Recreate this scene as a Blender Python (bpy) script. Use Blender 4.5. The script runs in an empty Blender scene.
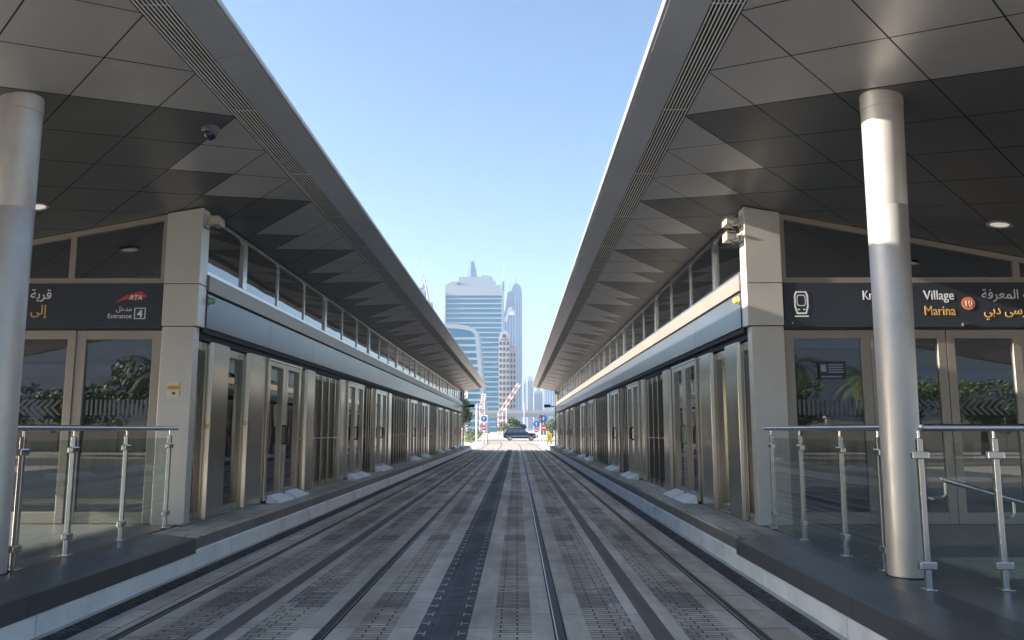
import bpy, bmesh, math, random
from mathutils import Vector, Matrix
random.seed(7)
R = math.radians
scene = bpy.context.scene
col = scene.collection

# ------------------------------------------------------------ camera, light, exposure
F = 800.0
cam_d = bpy.data.cameras.new('camera'); cam = bpy.data.objects.new('camera', cam_d); col.objects.link(cam)
cam_d.sensor_width = 36; cam_d.lens = 36*F/1024; cam_d.clip_start = .05; cam_d.clip_end = 8000
cam.location = (0, 0, 1.48)
cam.rotation_euler = (R(90)+math.atan(110/F), 0, math.atan(5/F))
scene.camera = cam
SUN_EL, SUN_AZ = R(18), R(-94)          # azimuth measured clockwise from +Y (tracks direction)
w = bpy.data.worlds.new('World'); scene.world = w; w.use_nodes = True
nt = w.node_tree; nt.nodes.clear()
sky = nt.nodes.new('ShaderNodeTexSky'); sky.sky_type = 'NISHITA'; sky.sun_disc = False
sky.sun_elevation = SUN_EL; sky.sun_rotation = SUN_AZ
sky.air_density = 1.0; sky.dust_density = 1.5; sky.ozone_density = 3.4; sky.altitude = 0
bg = nt.nodes.new('ShaderNodeBackground'); bg.inputs['Strength'].default_value = .06
wo = nt.nodes.new('ShaderNodeOutputWorld')
nt.links.new(sky.outputs[0], bg.inputs['Color']); nt.links.new(bg.outputs[0], wo.inputs['Surface'])
sl = bpy.data.lights.new('sun', 'SUN'); sl.energy = 4.6; sl.angle = R(.5); sl.color = (1, .92, .83)
so = bpy.data.objects.new('sun', sl); col.objects.link(so)
sd = Vector((math.sin(SUN_AZ)*math.cos(SUN_EL), math.cos(SUN_AZ)*math.cos(SUN_EL), math.sin(SUN_EL)))
so.rotation_euler = sd.to_track_quat('Z', 'Y').to_euler()
vs = scene.view_settings
vs.view_transform = 'Standard'; vs.look = 'None'; vs.exposure = 2.4; vs.gamma = 1; vs.use_curve_mapping = False

# ------------------------------------------------------------ materials
def base(name):
    m = bpy.data.materials.new(name); m.use_nodes = True
    t = m.node_tree; return m, t, t.nodes['Principled BSDF']
def N(t, kind, **kw):
    n = t.nodes.new(kind)
    for k, v in kw.items():
        if k.startswith('_'): setattr(n, k[1:], v)
        else: n.inputs[k].default_value = v
    return n
def mat(name, c, rough=.6, metal=0, var=.08, scale=3, bump=0, stretch=(1, 1, 1), rvar=.1, spec=.5, bscale=None, dirt=None):
    m, t, b = base(name)
    tc = N(t, 'ShaderNodeTexCoord'); mp = N(t, 'ShaderNodeMapping'); mp.inputs['Scale'].default_value = stretch
    t.links.new(tc.outputs['Object'], mp.inputs['Vector'])
    no = N(t, 'ShaderNodeTexNoise', Scale=scale, Detail=6, Roughness=.6); t.links.new(mp.outputs[0], no.inputs['Vector'])
    rp = N(t, 'ShaderNodeValToRGB'); e = rp.color_ramp.elements
    e[0].position = .3; e[1].position = .72
    e[0].color = (*[x*(1-var) for x in c], 1); e[1].color = (*[min(1, x*(1+var)) for x in c], 1)
    t.links.new(no.outputs['Fac'], rp.inputs[0])
    out = rp.outputs[0]
    if dirt:
        n2 = N(t, 'ShaderNodeTexNoise', Scale=dirt[1], Detail=8, Roughness=.7); t.links.new(tc.outputs['Object'], n2.inputs['Vector'])
        r2 = N(t, 'ShaderNodeValToRGB'); r2.color_ramp.elements[0].position = .48; r2.color_ramp.elements[1].position = .7
        t.links.new(n2.outputs['Fac'], r2.inputs[0])
        mx = N(t, 'ShaderNodeMix', _data_type='RGBA'); mx.inputs['B'].default_value = (*dirt[0], 1)
        ml = N(t, 'ShaderNodeMath', _operation='MULTIPLY'); ml.inputs[1].default_value = dirt[2]
        t.links.new(r2.outputs[0], ml.inputs[0]); t.links.new(ml.outputs[0], mx.inputs['Factor'])
        t.links.new(out, mx.inputs['A']); out = mx.outputs['Result']
    t.links.new(out, b.inputs['Base Color'])
    b.inputs['Metallic'].default_value = metal; b.inputs['Specular IOR Level'].default_value = spec
    mr = N(t, 'ShaderNodeMapRange'); mr.inputs['To Min'].default_value = max(.02, rough-rvar*.5); mr.inputs['To Max'].default_value = rough+rvar*.5
    t.links.new(no.outputs['Fac'], mr.inputs['Value']); t.links.new(mr.outputs[0], b.inputs['Roughness'])
    if bump:
        nb = N(t, 'ShaderNodeTexNoise', Scale=bscale or scale*8, Detail=4); t.links.new(mp.outputs[0], nb.inputs['Vector'])
        bp = N(t, 'ShaderNodeBump', Strength=bump, Distance=.01); t.links.new(nb.outputs['Fac'], bp.inputs['Height'])
        t.links.new(bp.outputs[0], b.inputs['Normal'])
    return m
def glass(name, tint=(.2, .23, .22), ior=1.5, gloss=1.0, warp=.02):
    m = bpy.data.materials.new(name); m.use_nodes = True; t = m.node_tree; t.nodes.clear()
    o = N(t, 'ShaderNodeOutputMaterial'); tr = N(t, 'ShaderNodeBsdfTransparent'); tr.inputs[0].default_value = (*tint, 1)
    gl = N(t, 'ShaderNodeBsdfGlossy'); gl.inputs['Roughness'].default_value = .015; gl.inputs['Color'].default_value = (gloss, gloss, gloss, 1)
    lw = N(t, 'ShaderNodeLayerWeight', Blend=.5); pw = N(t, 'ShaderNodeMath', _operation='POWER'); pw.inputs[1].default_value = 4.5
    f0 = ((ior-1)/(ior+1))**2
    fr = N(t, 'ShaderNodeMapRange'); fr.inputs['To Min'].default_value = f0; t.links.new(lw.outputs['Facing'], pw.inputs[0]); t.links.new(pw.outputs[0], fr.inputs['Value'])
    tc = N(t, 'ShaderNodeTexCoord'); no = N(t, 'ShaderNodeTexNoise', Scale=.9, Detail=1)
    bp = N(t, 'ShaderNodeBump', Strength=warp, Distance=.1)
    t.links.new(tc.outputs['Object'], no.inputs['Vector']); t.links.new(no.outputs['Fac'], bp.inputs['Height'])
    t.links.new(bp.outputs[0], gl.inputs['Normal'])
    mx = N(t, 'ShaderNodeMixShader'); t.links.new(fr.outputs[0], mx.inputs[0]); t.links.new(tr.outputs[0], mx.inputs[1]); t.links.new(gl.outputs[0], mx.inputs[2])
    t.links.new(mx.outputs[0], o.inputs['Surface']); return m
def emit(name, c, s):
    m, t, b = base(name); b.inputs['Emission Color'].default_value = (*c, 1); b.inputs['Emission Strength'].default_value = s
    b.inputs['Base Color'].default_value = (*c, 1); return m
def bricks(name, c1, c2, mortar, bw, bh, ms=.006, rot=0, patch=None, rough=.75, off=.5):
    m, t, b = base(name)
    tc = N(t, 'ShaderNodeTexCoord'); mp = N(t, 'ShaderNodeMapping'); mp.inputs['Rotation'].default_value[2] = rot
    t.links.new(tc.outputs['Object'], mp.inputs['Vector'])
    br = N(t, 'ShaderNodeTexBrick'); br.inputs['Scale'].default_value = 1
    br.inputs['Brick Width'].default_value = bw; br.inputs['Row Height'].default_value = bh; br.inputs['Mortar Size'].default_value = ms
    br.inputs['Mortar Smooth'].default_value = .2; br.offset = off
    br.inputs['Color1'].default_value = (*c1, 1); br.inputs['Color2'].default_value = (*c2, 1); br.inputs['Mortar'].default_value = (*mortar, 1)
    t.links.new(mp.outputs[0], br.inputs['Vector'])
    no = N(t, 'ShaderNodeTexNoise', Scale=1.3, Detail=8, Roughness=.65); t.links.new(tc.outputs['Object'], no.inputs['Vector'])
    rp = N(t, 'ShaderNodeValToRGB'); rp.color_ramp.elements[0].position = .32; rp.color_ramp.elements[1].position = .68
    rp.color_ramp.elements[0].color = (.78, .77, .75, 1); rp.color_ramp.elements[1].color = (1.1, 1.08, 1.05, 1)
    t.links.new(no.outputs['Fac'], rp.inputs[0])
    mx = N(t, 'ShaderNodeMix', _data_type='RGBA', _blend_type='MULTIPLY'); mx.inputs['Factor'].default_value = 1
    t.links.new(br.outputs['Color'], mx.inputs['A']); t.links.new(rp.outputs[0], mx.inputs['B']); out = mx.outputs['Result']
    mp3 = N(t, 'ShaderNodeMapping'); mp3.inputs['Scale'].default_value = (1.6, .35, 1); t.links.new(tc.outputs['Object'], mp3.inputs['Vector'])
    n3 = N(t, 'ShaderNodeTexNoise', Scale=.9, Detail=5, Roughness=.6); t.links.new(mp3.outputs[0], n3.inputs['Vector'])
    r3 = N(t, 'ShaderNodeValToRGB'); r3.color_ramp.elements[0].position = .40; r3.color_ramp.elements[1].position = .60
    r3.color_ramp.elements[0].color = (.66, .64, .61, 1); r3.color_ramp.elements[1].color = (1.05, 1.05, 1.05, 1); t.links.new(n3.outputs['Fac'], r3.inputs[0])
    mx3 = N(t, 'ShaderNodeMix', _data_type='RGBA', _blend_type='MULTIPLY'); mx3.inputs['Factor'].default_value = 1
    t.links.new(out, mx3.inputs['A']); t.links.new(r3.outputs[0], mx3.inputs['B']); out = mx3.outputs['Result']
    if patch:      # courses of darker stone set in at intervals along the track
        pc, per, wid, ph, per2, ph2 = patch
        sx = N(t, 'ShaderNodeSeparateXYZ'); t.links.new(tc.outputs['Object'], sx.inputs[0])
        def band(per, wid, ph):
            a = N(t, 'ShaderNodeMath', _operation='ADD'); a.inputs[1].default_value = ph+1000*per; t.links.new(sx.outputs['Y'], a.inputs[0])
            md = N(t, 'ShaderNodeMath', _operation='MODULO'); md.inputs[1].default_value = per; t.links.new(a.outputs[0], md.inputs[0])
            lt = N(t, 'ShaderNodeMath', _operation='LESS_THAN'); lt.inputs[1].default_value = wid; t.links.new(md.outputs[0], lt.inputs[0]); return lt
        b1 = band(per, wid, ph); b2 = band(per2, wid*.8, ph2)
        mxx = N(t, 'ShaderNodeMath', _operation='MAXIMUM'); t.links.new(b1.outputs[0], mxx.inputs[0]); t.links.new(b2.outputs[0], mxx.inputs[1])
        ml = N(t, 'ShaderNodeMath', _operation='MULTIPLY'); ml.inputs[1].default_value = .45; t.links.new(mxx.outputs[0], ml.inputs[0])
        m2 = N(t, 'ShaderNodeMix', _data_type='RGBA'); m2.inputs['B'].default_value = (*pc, 1)
        t.links.new(out, m2.inputs['A']); t.links.new(ml.outputs[0], m2.inputs['Factor']); out = m2.outputs['Result']
    t.links.new(out, b.inputs['Base Color']); b.inputs['Roughness'].default_value = rough; b.inputs['Specular IOR Level'].default_value = .2
    bp = N(t, 'ShaderNodeBump', Strength=.5, Distance=.006); bp.invert = True
    t.links.new(br.outputs['Fac'], bp.inputs['Height']); t.links.new(bp.outputs[0], b.inputs['Normal'])
    return m

M = {}
M['granite_top'] = mat('granite_top', (.10, .10, .098), .3, 0, .25, 2, .04, dirt=((.16, .155, .15), 1.5, .6), rvar=.2)
M['steel'] = mat('brushed_steel', (.52, .48, .42), .36, 1, .1, 2.0, .12, (6, 6, .6), .18, bscale=14)
M['steel_fin'] = mat('door_fin_steel', (.56, .52, .45), .20, 1, .07, .8, 0, (1, 1, .5), .10)
M['column'] = mat('column_steel', (.50, .47, .43), .46, .5, .10, 2.2, .03, (1, 1, .35), .2, dirt=((.36, .32, .27), 1.8, .45))
M['rail_shine'] = mat('rail_running_band', (.5, .5, .5), .3, 1)
M['rail_steel'] = mat('handrail_steel', (.66, .64, .61), .24, 1, .05, 8)
M['cladding'] = mat('pillar_cladding', (.60, .565, .50), .36, .45, .05, 1.5, 0, dirt=((.48, .44, .38), 2.5, .25))
M['frame'] = mat('bronze_frame', (.36, .32, .27), .42, .6, .05, 3)
M['frieze'] = mat('cream_frieze', (.30, .26, .205), .4, .5, .06, 1.5)
M['fascia'] = mat('grey_fascia', (.10, .108, .12), .24, .55, .15, .8, .03, (1, 1, 1), .1)
M['panel_light'] = mat('soffit_panel_light', (.52, .505, .485), .36, .6, .08, .9, .02, (1, 1, 1), .22, dirt=((.40, .385, .36), .8, .3))
M['panel_dark'] = mat('soffit_panel_dark', (.15, .152, .152), .36, .6, .08, .5, .03, (1, 1, 1), .1)
M['edge'] = mat('roof_edge_metal', (.62, .63, .65), .30, .7, .08, .8, .02, (1, 1, 1), .15)
M['edge_nose'] = mat('roof_edge_nose', (.45, .45, .45), .35, .5, .04, 1)
M['louvre'] = mat('louvre_metal', (.7, .7, .7), .45, .3)
M['black'] = mat('black_gap', (.012, .012, .013), .7)
M['darkplastic'] = mat('dark_plastic', (.03, .03, .033), .35)
M['sign'] = mat('sign_board', (.035, .042, .052), .32, 0, .1, 1)
M['white'] = mat('white_paint', (.85, .85, .83), .45, 0, .04, 3)
M['lettering'] = mat('white_lettering', (.8, .8, .79), .5)
M['gold'] = mat('gold_lettering', (.75, .45, .12), .5)
M['orange'] = mat('orange_disc', (.8, .24, .1), .5)
M['red'] = mat('red_mark', (.62, .06, .05), .5)
M['blue'] = mat('sign_blue', (.02, .14, .45), .4)
M['yellow'] = mat('yellow_plastic', (.75, .55, .05), .45)
M['green'] = mat('green_plastic', (.16, .45, .12), .45)
M['concrete'] = mat('pale_kerb_concrete', (.72, .74, .74), .7, 0, .06, 2, .2, dirt=((.3, .29, .27), 1.3, .45))
M['granite'] = mat('dark_granite', (.055, .057, .06), .36, 0, .2, 2.5, .05, dirt=((.10, .10, .10), 2.2, .5), rvar=.2)
M['granite_mid'] = mat('mid_granite', (.17, .165, .155), .5, 0, .15, 4, .1, dirt=((.09, .085, .08), 1.4, .6))
M['ledge'] = bricks('ledge_stone', (.60, .57, .50), (.50, .47, .42), (.12, .11, .1), .6, .45, .008)
M['floor_sun_tone'] = bricks('sun_tone_floor_stone', (.46, .46, .40), (.42, .42, .37), (.25, .24, .22), .6, .6, .006)  # paler stone colour stands in for a sunlit patch of platform floor
M['floor_dark'] = mat('grey_floor_stone', (.15, .15, .145), .35, 0, .15, 2)
M['interior'] = mat('interior_wall', (.34, .30, .24), .6)
M['slab'] = bricks('smooth_stone_slab', (.64, .60, .53), (.54, .51, .46), (.14, .135, .125), .9, 3.0, .005, R(90), None, .65)
M['slab2'] = bricks('edge_stone_slab', (.66, .60, .51), (.56, .51, .44), (.16, .15, .14), .6, 3.0, .008, R(90), None, .65)
M['paver'] = bricks('long_pavers', (.62, .57, .49), (.42, .39, .345), (.05, .047, .042), .25, .07, .0065, 0, ((.075, .075, .08), 4.1, .62, 1.2, 9.3, 4.0), .75)
M['paver_small'] = bricks('square_pavers', (.56, .52, .45), (.42, .39, .345), (.06, .056, .05), .11, .11, .005, 0, ((.09, .09, .095), 5.2, .7, 3.2, 7.7, 2.0), .75)
M['dark_strip'] = mat('oil_dark_strip', (.15, .135, .12), .7, 0, .3, 2, .2, (3, .3, 1), .2, .2)
M['tactile'] = bricks('slate_strip', (.13, .145, .165), (.085, .097, .115), (.22, .22, .22), .155, .062, .003, 0, None, .75, 0)
M['drain'] = bricks('drain_strip', (.05, .05, .053), (.20, .20, .20), (.015, .015, .016), .055, .03, .006)
M['concrete_slab'] = mat('concrete_margin', (.42, .41, .385), .7, 0, .12, 2, .2, dirt=((.15, .14, .13), 1.1, .6))
M['rail'] = mat('rail_head_steel', (.06, .055, .05), .6, .3, .08, 3, 0, (6, .3, 1))
M['ground'] = mat('sandy_paving', (.58, .50, .41), .85, 0, .1, .25, .1, dirt=((.45, .39, .32), .09, .5))
M['asphalt'] = mat('asphalt', (.13, .12, .11), .85, 0, .12, .8, .2)
M['leaf'] = mat('leaf_green', (.075, .115, .035), .6, 0, .4, 1.5)
M['leaf2'] = mat('leaf_dark', (.04, .07, .025), .6, 0, .4, 1.5)
M['palmleaf'] = mat('palm_frond', (.07, .10, .035), .55, 0, .3, 1)
M['trunk'] = mat('trunk_bark', (.16, .12, .085), .9, 0, .3, 6, .5)
M['wallbeige'] = mat('beige_render', (.55, .49, .40), .8, 0, .06, 1)
M['towerglass'] = mat('tower_blue_glass', (.02, .17, .29), .35, 0, .15, .05)
M['towerband'] = mat('tower_white_band', (.27, .33, .38), .6)
M['domeglass'] = mat('tall_tower_blue', (.08, .17, .30), .2, .3, .2, .02)
M['pinkstone'] = mat('pinkish_tower_stone', (.48, .44, .41), .8)
M['winglass'] = mat('tower_window', (.06, .09, .12), .15)
M['bluegrey'] = mat('far_tower_grey', (.30, .36, .44), .6)
M['craner'] = mat('crane_red', (.6, .25, .2), .6)
M['carpaint'] = mat('navy_car_paint', (.022, .045, .09), .2, .5, .04, 2)
M['tyre'] = mat('tyre_rubber', (.02, .02, .02), .8)
M['hub'] = mat('wheel_alloy', (.5, .5, .5), .3, .9)
M['glass'] = glass('door_glass', (.16, .18, .17), 1.75)
M['glass_end'] = glass('front_glass', (.14, .17, .165), 2.35)
M['glass_sky'] = glass('clerestory_glass', (.14, .17, .18), 2.7)
M['glass_clear'] = glass('balustrade_glass', (.88, .92, .90), 1.45, .95)
M['carglass'] = mat('car_window', (.06, .08, .10), .06)
M['marking'] = mat('frosted_marking', (.15, .155, .155), .7)
M['downlight'] = emit('downlight_lens', (1, .93, .8), .08)
M['tube'] = emit('interior_tube', (1, .75, .3), 1.6)
M['poster'] = mat('poster_black', (.03, .03, .04), .4)

# ------------------------------------------------------------ mesh builder
class MB:
    def __init__(s): s.v = []; s.f = []; s.mi = []
    def add(s, vs, fs, mi=0):
        n = len(s.v); s.v += [tuple(v) for v in vs]; s.f += [tuple(n+i for i in f) for f in fs]; s.mi += [mi]*len(fs); return s
    def box(s, x0, x1, y0, y1, z0, z1, mi=0):
        v = [(x, y, z) for z in (z0, z1) for y in (y0, y1) for x in (x0, x1)]
        return s.add(v, [(0, 2, 3, 1), (4, 5, 7, 6), (0, 1, 5, 4), (2, 6, 7, 3), (0, 4, 6, 2), (1, 3, 7, 5)], mi)
    def prism(s, pts, axis, a, b, mi=0):
        """pts = polygon in the two other axes, extruded along axis from a to b"""
        def mk(p, t):
            if axis == 'y': return (p[0], t, p[1])
            if axis == 'x': return (t, p[0], p[1])
            return (p[0], p[1], t)
        n = len(pts); v = [mk(p, a) for p in pts]+[mk(p, b) for p in pts]
        return s.add(v, [tuple(range(n))[::-1], tuple(range(n, 2*n))]+[(i, (i+1) % n, n+(i+1) % n, n+i) for i in range(n)], mi)
    def tube(s, p0, p1, r0, r1=None, n=12, cap=True, mi=0):
        p0, p1 = Vector(p0), Vector(p1); r1 = r0 if r1 is None else r1
        d = (p1-p0).normalized(); a = d.orthogonal().normalized(); b = d.cross(a)
        v = []
        for p, r in ((p0, r0), (p1, r1)):
            for i in range(n):
                t = 2*math.pi*i/n; v.append(p+a*math.cos(t)*r+b*math.sin(t)*r)
        f = [(i, (i+1) % n, n+(i+1) % n, n+i) for i in range(n)]
        if cap: f += [tuple(range(n))[::-1], tuple(range(n, 2*n))]
        return s.add(v, f, mi)
    def path(s, pts, r, n=10):
        for a, b in zip(pts, pts[1:]): s.tube(a, b, r, r, n)
        return s
    def lathe(s, c, prof, n=32, mi=0, axis='z'):
        v = []; k = len(prof)
        for i in range(n):
            t = 2*math.pi*i/n
            for r, z in prof:
                if axis == 'z': v.append((c[0]+r*math.cos(t), c[1]+r*math.sin(t), c[2]+z))
                elif axis == 'y': v.append((c[0]+r*math.cos(t), c[1]+z, c[2]+r*math.sin(t)))
                else: v.append((c[0]+z, c[1]+r*math.cos(t), c[2]+r*math.sin(t)))
        f = [(i*k+j, ((i+1) % n)*k+j, ((i+1) % n)*k+j+1, i*k+j+1) for i in range(n) for j in range(k-1)]
        return s.add(v, f, mi)
    def build(s, name, mats, parent=None, smooth=False, origin=None, xf=None):
        o0 = origin if origin is not None else (parent['_o'] if parent is not None else (0, 0, 0))
        me = bpy.data.meshes.new(name)
        vv = [xf(v) if xf else v for v in s.v]
        me.from_pydata([(v[0]-o0[0], v[1]-o0[1], v[2]-o0[2]) for v in vv], [], s.f)
        if not isinstance(mats, (list, tuple)): mats = [mats]
        for m in mats: me.materials.append(M[m] if isinstance(m, str) else m)
        me.polygons.foreach_set('material_index', s.mi)
        bm = bmesh.new(); bm.from_mesh(me); bmesh.ops.recalc_face_normals(bm, faces=bm.faces); bm.to_mesh(me); bm.free()
        if smooth:
            me.polygons.foreach_set('use_smooth', [True]*len(me.polygons))
            me.set_sharp_from_angle(angle=R(38))
        o = bpy.data.objects.new(name, me); col.objects.link(o)
        if parent is not None: o.parent = parent
        else: o.location = o0
        o['_o'] = tuple(o0)
        return o
def tag(o, label=None, cat=None, group=None, kind=None):
    if label: o['label'] = label
    if cat: o['category'] = cat
    if group: o['group'] = group
    if kind: o['kind'] = kind
    return o
def empty(name, loc, label, cat, group=None):
    o = bpy.data.objects.new(name, None); o.location = loc; o.empty_display_size = .2; col.objects.link(o); o['_o'] = tuple(loc)
    return tag(o, label, cat, group)
def bevel(o, w=.006, seg=2):
    m = o.modifiers.new('bevel', 'BEVEL'); m.width = w; m.segments = seg; m.limit_method = 'ANGLE'; m.angle_limit = R(40); return o
def copy_tree(o, parent=None):
    c = o.copy(); col.objects.link(c)
    if parent is not None: c.parent = parent
    for ch in [k for k in bpy.data.objects if k.parent == o]: copy_tree(ch, c)
    return c

# ------------------------------------------------------------ dimensions
X0 = -.555                       # axis between the two tracks; u = distance from it
Y_END0, Y_END1 = 9.82, 58.3      # station end walls
WALL = 3.44; WALL2 = 8.26; FLOOR = .36; KERB = 2.92
ROOF_A, ROOF_B = 2.9, 58.7       # canopy ends
def soffit(u): return 4.27-.19*(u-3.44)
E_IN = 1.66; E_OUT = 11.5  # unseen outer eave extended to block low sun from the tracks

# ------------------------------------------------------------ ground, tracks
g = MB(); g.add([(-3000, -1500, -.012), (3000, -1500, -.012), (3000, 4500, -.012), (-3000, 4500, -.012)], [(0, 1, 2, 3)])
tag(g.build('ground', 'ground'), kind='structure')
# paving between kerbs, strip by strip (symmetrical about the axis)
strips = [(0, .19, 'tactile'), (.19, .375, 'slab'), (.375, .665, 'paver'), (.665, .825, 'slab'), (.915, 1.085, 'slab'), (1.085, 1.335, 'paver'),
          (1.335, 1.445, 'paver_small'), (1.445, 1.54, 'slab'), (1.54, 1.68, 'dark_strip'), (1.68, 1.79, 'slab'), (1.79, 1.90, 'paver_small'),
          (1.90, 2.135, 'paver'), (2.135, 2.29, 'slab2'), (2.375, 2.60, 'slab2'), (2.60, 2.665, 'concrete_slab'), (2.665, 2.86, 'drain'), (2.86, KERB+.05, 'concrete_slab')]
names = ['tactile', 'slab', 'paver', 'paver_small', 'dark_strip', 'slab2', 'concrete_slab', 'drain']
def bend(x, y):     # the line swings gently to the left well beyond the station
    return x-(max(0, y-66)**2)*.0006
ys = [-14, 3, 20, 40, 62]+list(range(66, 101, 3))
pv = MB()
for s in (-1, 1):
    for a, b, mt in strips:
        mi = names.index(mt)
        for y0, y1 in zip(ys[:-1], ys[1:]):
            if y0 >= 62: continue
            pv.add([(bend(X0+s*u, y), y, 0) for y in (y0, y1) for u in (a, b)], [(0, 1, 3, 2)], mi)
mk = MB(); y = 3.0
while y < 45:
    for e in (-1, 1):
        mk.add([(X0+e*.155-.022, y, .004), (X0+e*.155+.022, y, .004), (X0+e*.155+.022, y+.03, .004), (X0+e*.155-.022, y+.03, .004)], [(0, 1, 2, 3)])
        mk.add([(X0+e*.125-.006, y-.05, .004), (X0+e*.125+.006, y-.05, .004), (X0+e*.125+.006, y+.08, .004), (X0+e*.125-.006, y+.08, .004)], [(0, 1, 2, 3)])
    y += .31
tag(mk.build('paving_marks', 'slab'), kind='structure')
tag(pv.build('track_paving', names), kind='structure')
far = MB()
for y0, y1 in zip([62]+list(range(66, 97, 3)), list(range(66, 100, 3))):
    far.add([(bend(X0+s*3.0, y), y, 0) for y in (y0, y1) for s in (-1, 1)], [(0, 1, 3, 2)])
far.build('path', mat('pale_crossing_paving', (.40, .335, .27), .85, 0, .1, .4))['kind'] = 'structure'
rd = MB(); rd.add([(-400, 104, -.006), (400, 104, -.006), (400, 126, -.006), (-400, 126, -.006)], [(0, 1, 2, 3)])
tag(rd.build('cross_road', mat('sunlit_road', (.27, .235, .20), .85, 0, .08, .5)), kind='structure')
rd2 = MB(); rd2.add([(-300, -14.2, -.006), (300, -14.2, -.006), (300, -24, -.006), (-300, -24, -.006)], [(0, 1, 2, 3)])
tag(rd2.build('road', 'asphalt'), kind='structure')

def rail(u, s, lab):
    m = MB(); yy = [-14, 62]+list(range(65, 104, 3))
    for y0, y1 in zip(yy[:-1], yy[1:]):
        for (a, b, z, mi) in ((u-.032, u+.032, .004, 0), (u+.032 if True else 0, u+.045, -.03, 1), (u-.045, u-.032, -.03, 1)):
            A = bend(X0+s*a, y0); 
            m.add([(bend(X0+s*a, y0), y0, z), (bend(X0+s*b, y0), y0, z), (bend(X0+s*a, y1), y1, z), (bend(X0+s*b, y1), y1, z)], [(0, 1, 3, 2)], mi)
        m.add([(bend(X0+s*(u-.030+.0*k), y)+s*dx_, y, .0045) for k, y in ((0, y0), (0, y1)) for dx_ in (0, .009)], [(0, 1, 3, 2)], 2)
        # sides of the head, groove on the gauge side
        for e in (-.032, .032):
            m.add([(bend(X0+s*(u+e), y), y, z) for y in (y0, y1) for z in (-.03, .004)], [(0, 1, 3, 2)], 0)
    return tag(m.build('tram_rail', ['rail', 'black', 'rail_shine'], origin=(X0+s*u, 0, 0)), lab, 'rail', 'tram rails set in the paving')
# grooves: a dark trough either side of each rail head
gr = MB()
for s in (-1, 1):
    for a, b in ((.825, .915), (2.29, 2.375)):
        for y0, y1 in zip(ys[:-1], ys[1:]):
            if y0 < 62: gr.add([(X0+s*u, y, -.008) for y in (y0, y1) for u in (a, b)], [(0, 1, 3, 2)])
tag(gr.build('rail_groove', 'black'), kind='structure')
rail(.868, -1, 'long steel tram rail left of the dark slate centre strip')
rail(.868, 1, 'long steel tram rail right of the dark slate centre strip')
rail(2.335, -1, 'outer steel tram rail nearest the left platform kerb')
rail(2.335, 1, 'outer steel tram rail nearest the right platform kerb')

# ------------------------------------------------------------ platforms
CORN = 8.86
for s, nm in ((-1, 'platform_left'), (1, 'platform_right')):
    xf = lambda v, s=s: (X0+s*v[0], v[1], v[2])
    p = MB()
    # white kerb face
    for k in range(34):
        j = random.uniform(-.003, .003)
        p.prism([(KERB+j, -.05), (3.2, -.05), (3.2, .195), (KERB+.015+j, .195), (KERB+j, .18)], 'y', -6+k*2, -6+k*2+1.992, 0)
    # station length: dark band + pale ledge
    for k in range(26):
        y0 = CORN+.006+k*2.0; y1 = min(y0+1.994, 60.4)
        p.prism([(KERB+.01, .197), (3.3, .197), (3.3, .318), (KERB+.01, .318)], 'y', y0, y1, 1)
    p.box(KERB, WALL+.3, CORN+.006, 60.4, .3185, .34, 2)
    # near part: sloping granite border
    for k in range(10):
        p.prism([(KERB-.012, .162), (3.5, .162), (3.5, FLOOR+.002), (3.26, FLOOR+.002), (KERB+.02, .322), (KERB-.012, .312)], 'y', CORN-1.5*(k+1)+.004, CORN-1.5*k, 3)
    p.box(3.5, 4.2, -6, 9.75, .2, FLOOR, 6)
    p.box(4.2, 13, -6, 6.35, .2, FLOOR-.002, 4)
    p.box(4.2, 13, 6.35, 7.35, .2, FLOOR-.002, 5)  # strip coloured as if sun fell across it
    p.box(4.2, 13, 7.35, 9.75, .2, FLOOR-.002, 4)
    p.box(WALL+.02, WALL2+4, 9.751, 60.4, .1, FLOOR-.006, 4)
    tag(p.build(nm, ['concrete', 'granite_mid', 'ledge', 'granite', 'floor_dark', 'floor_sun_tone', 'granite_top'], xf=xf), kind='structure')

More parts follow.
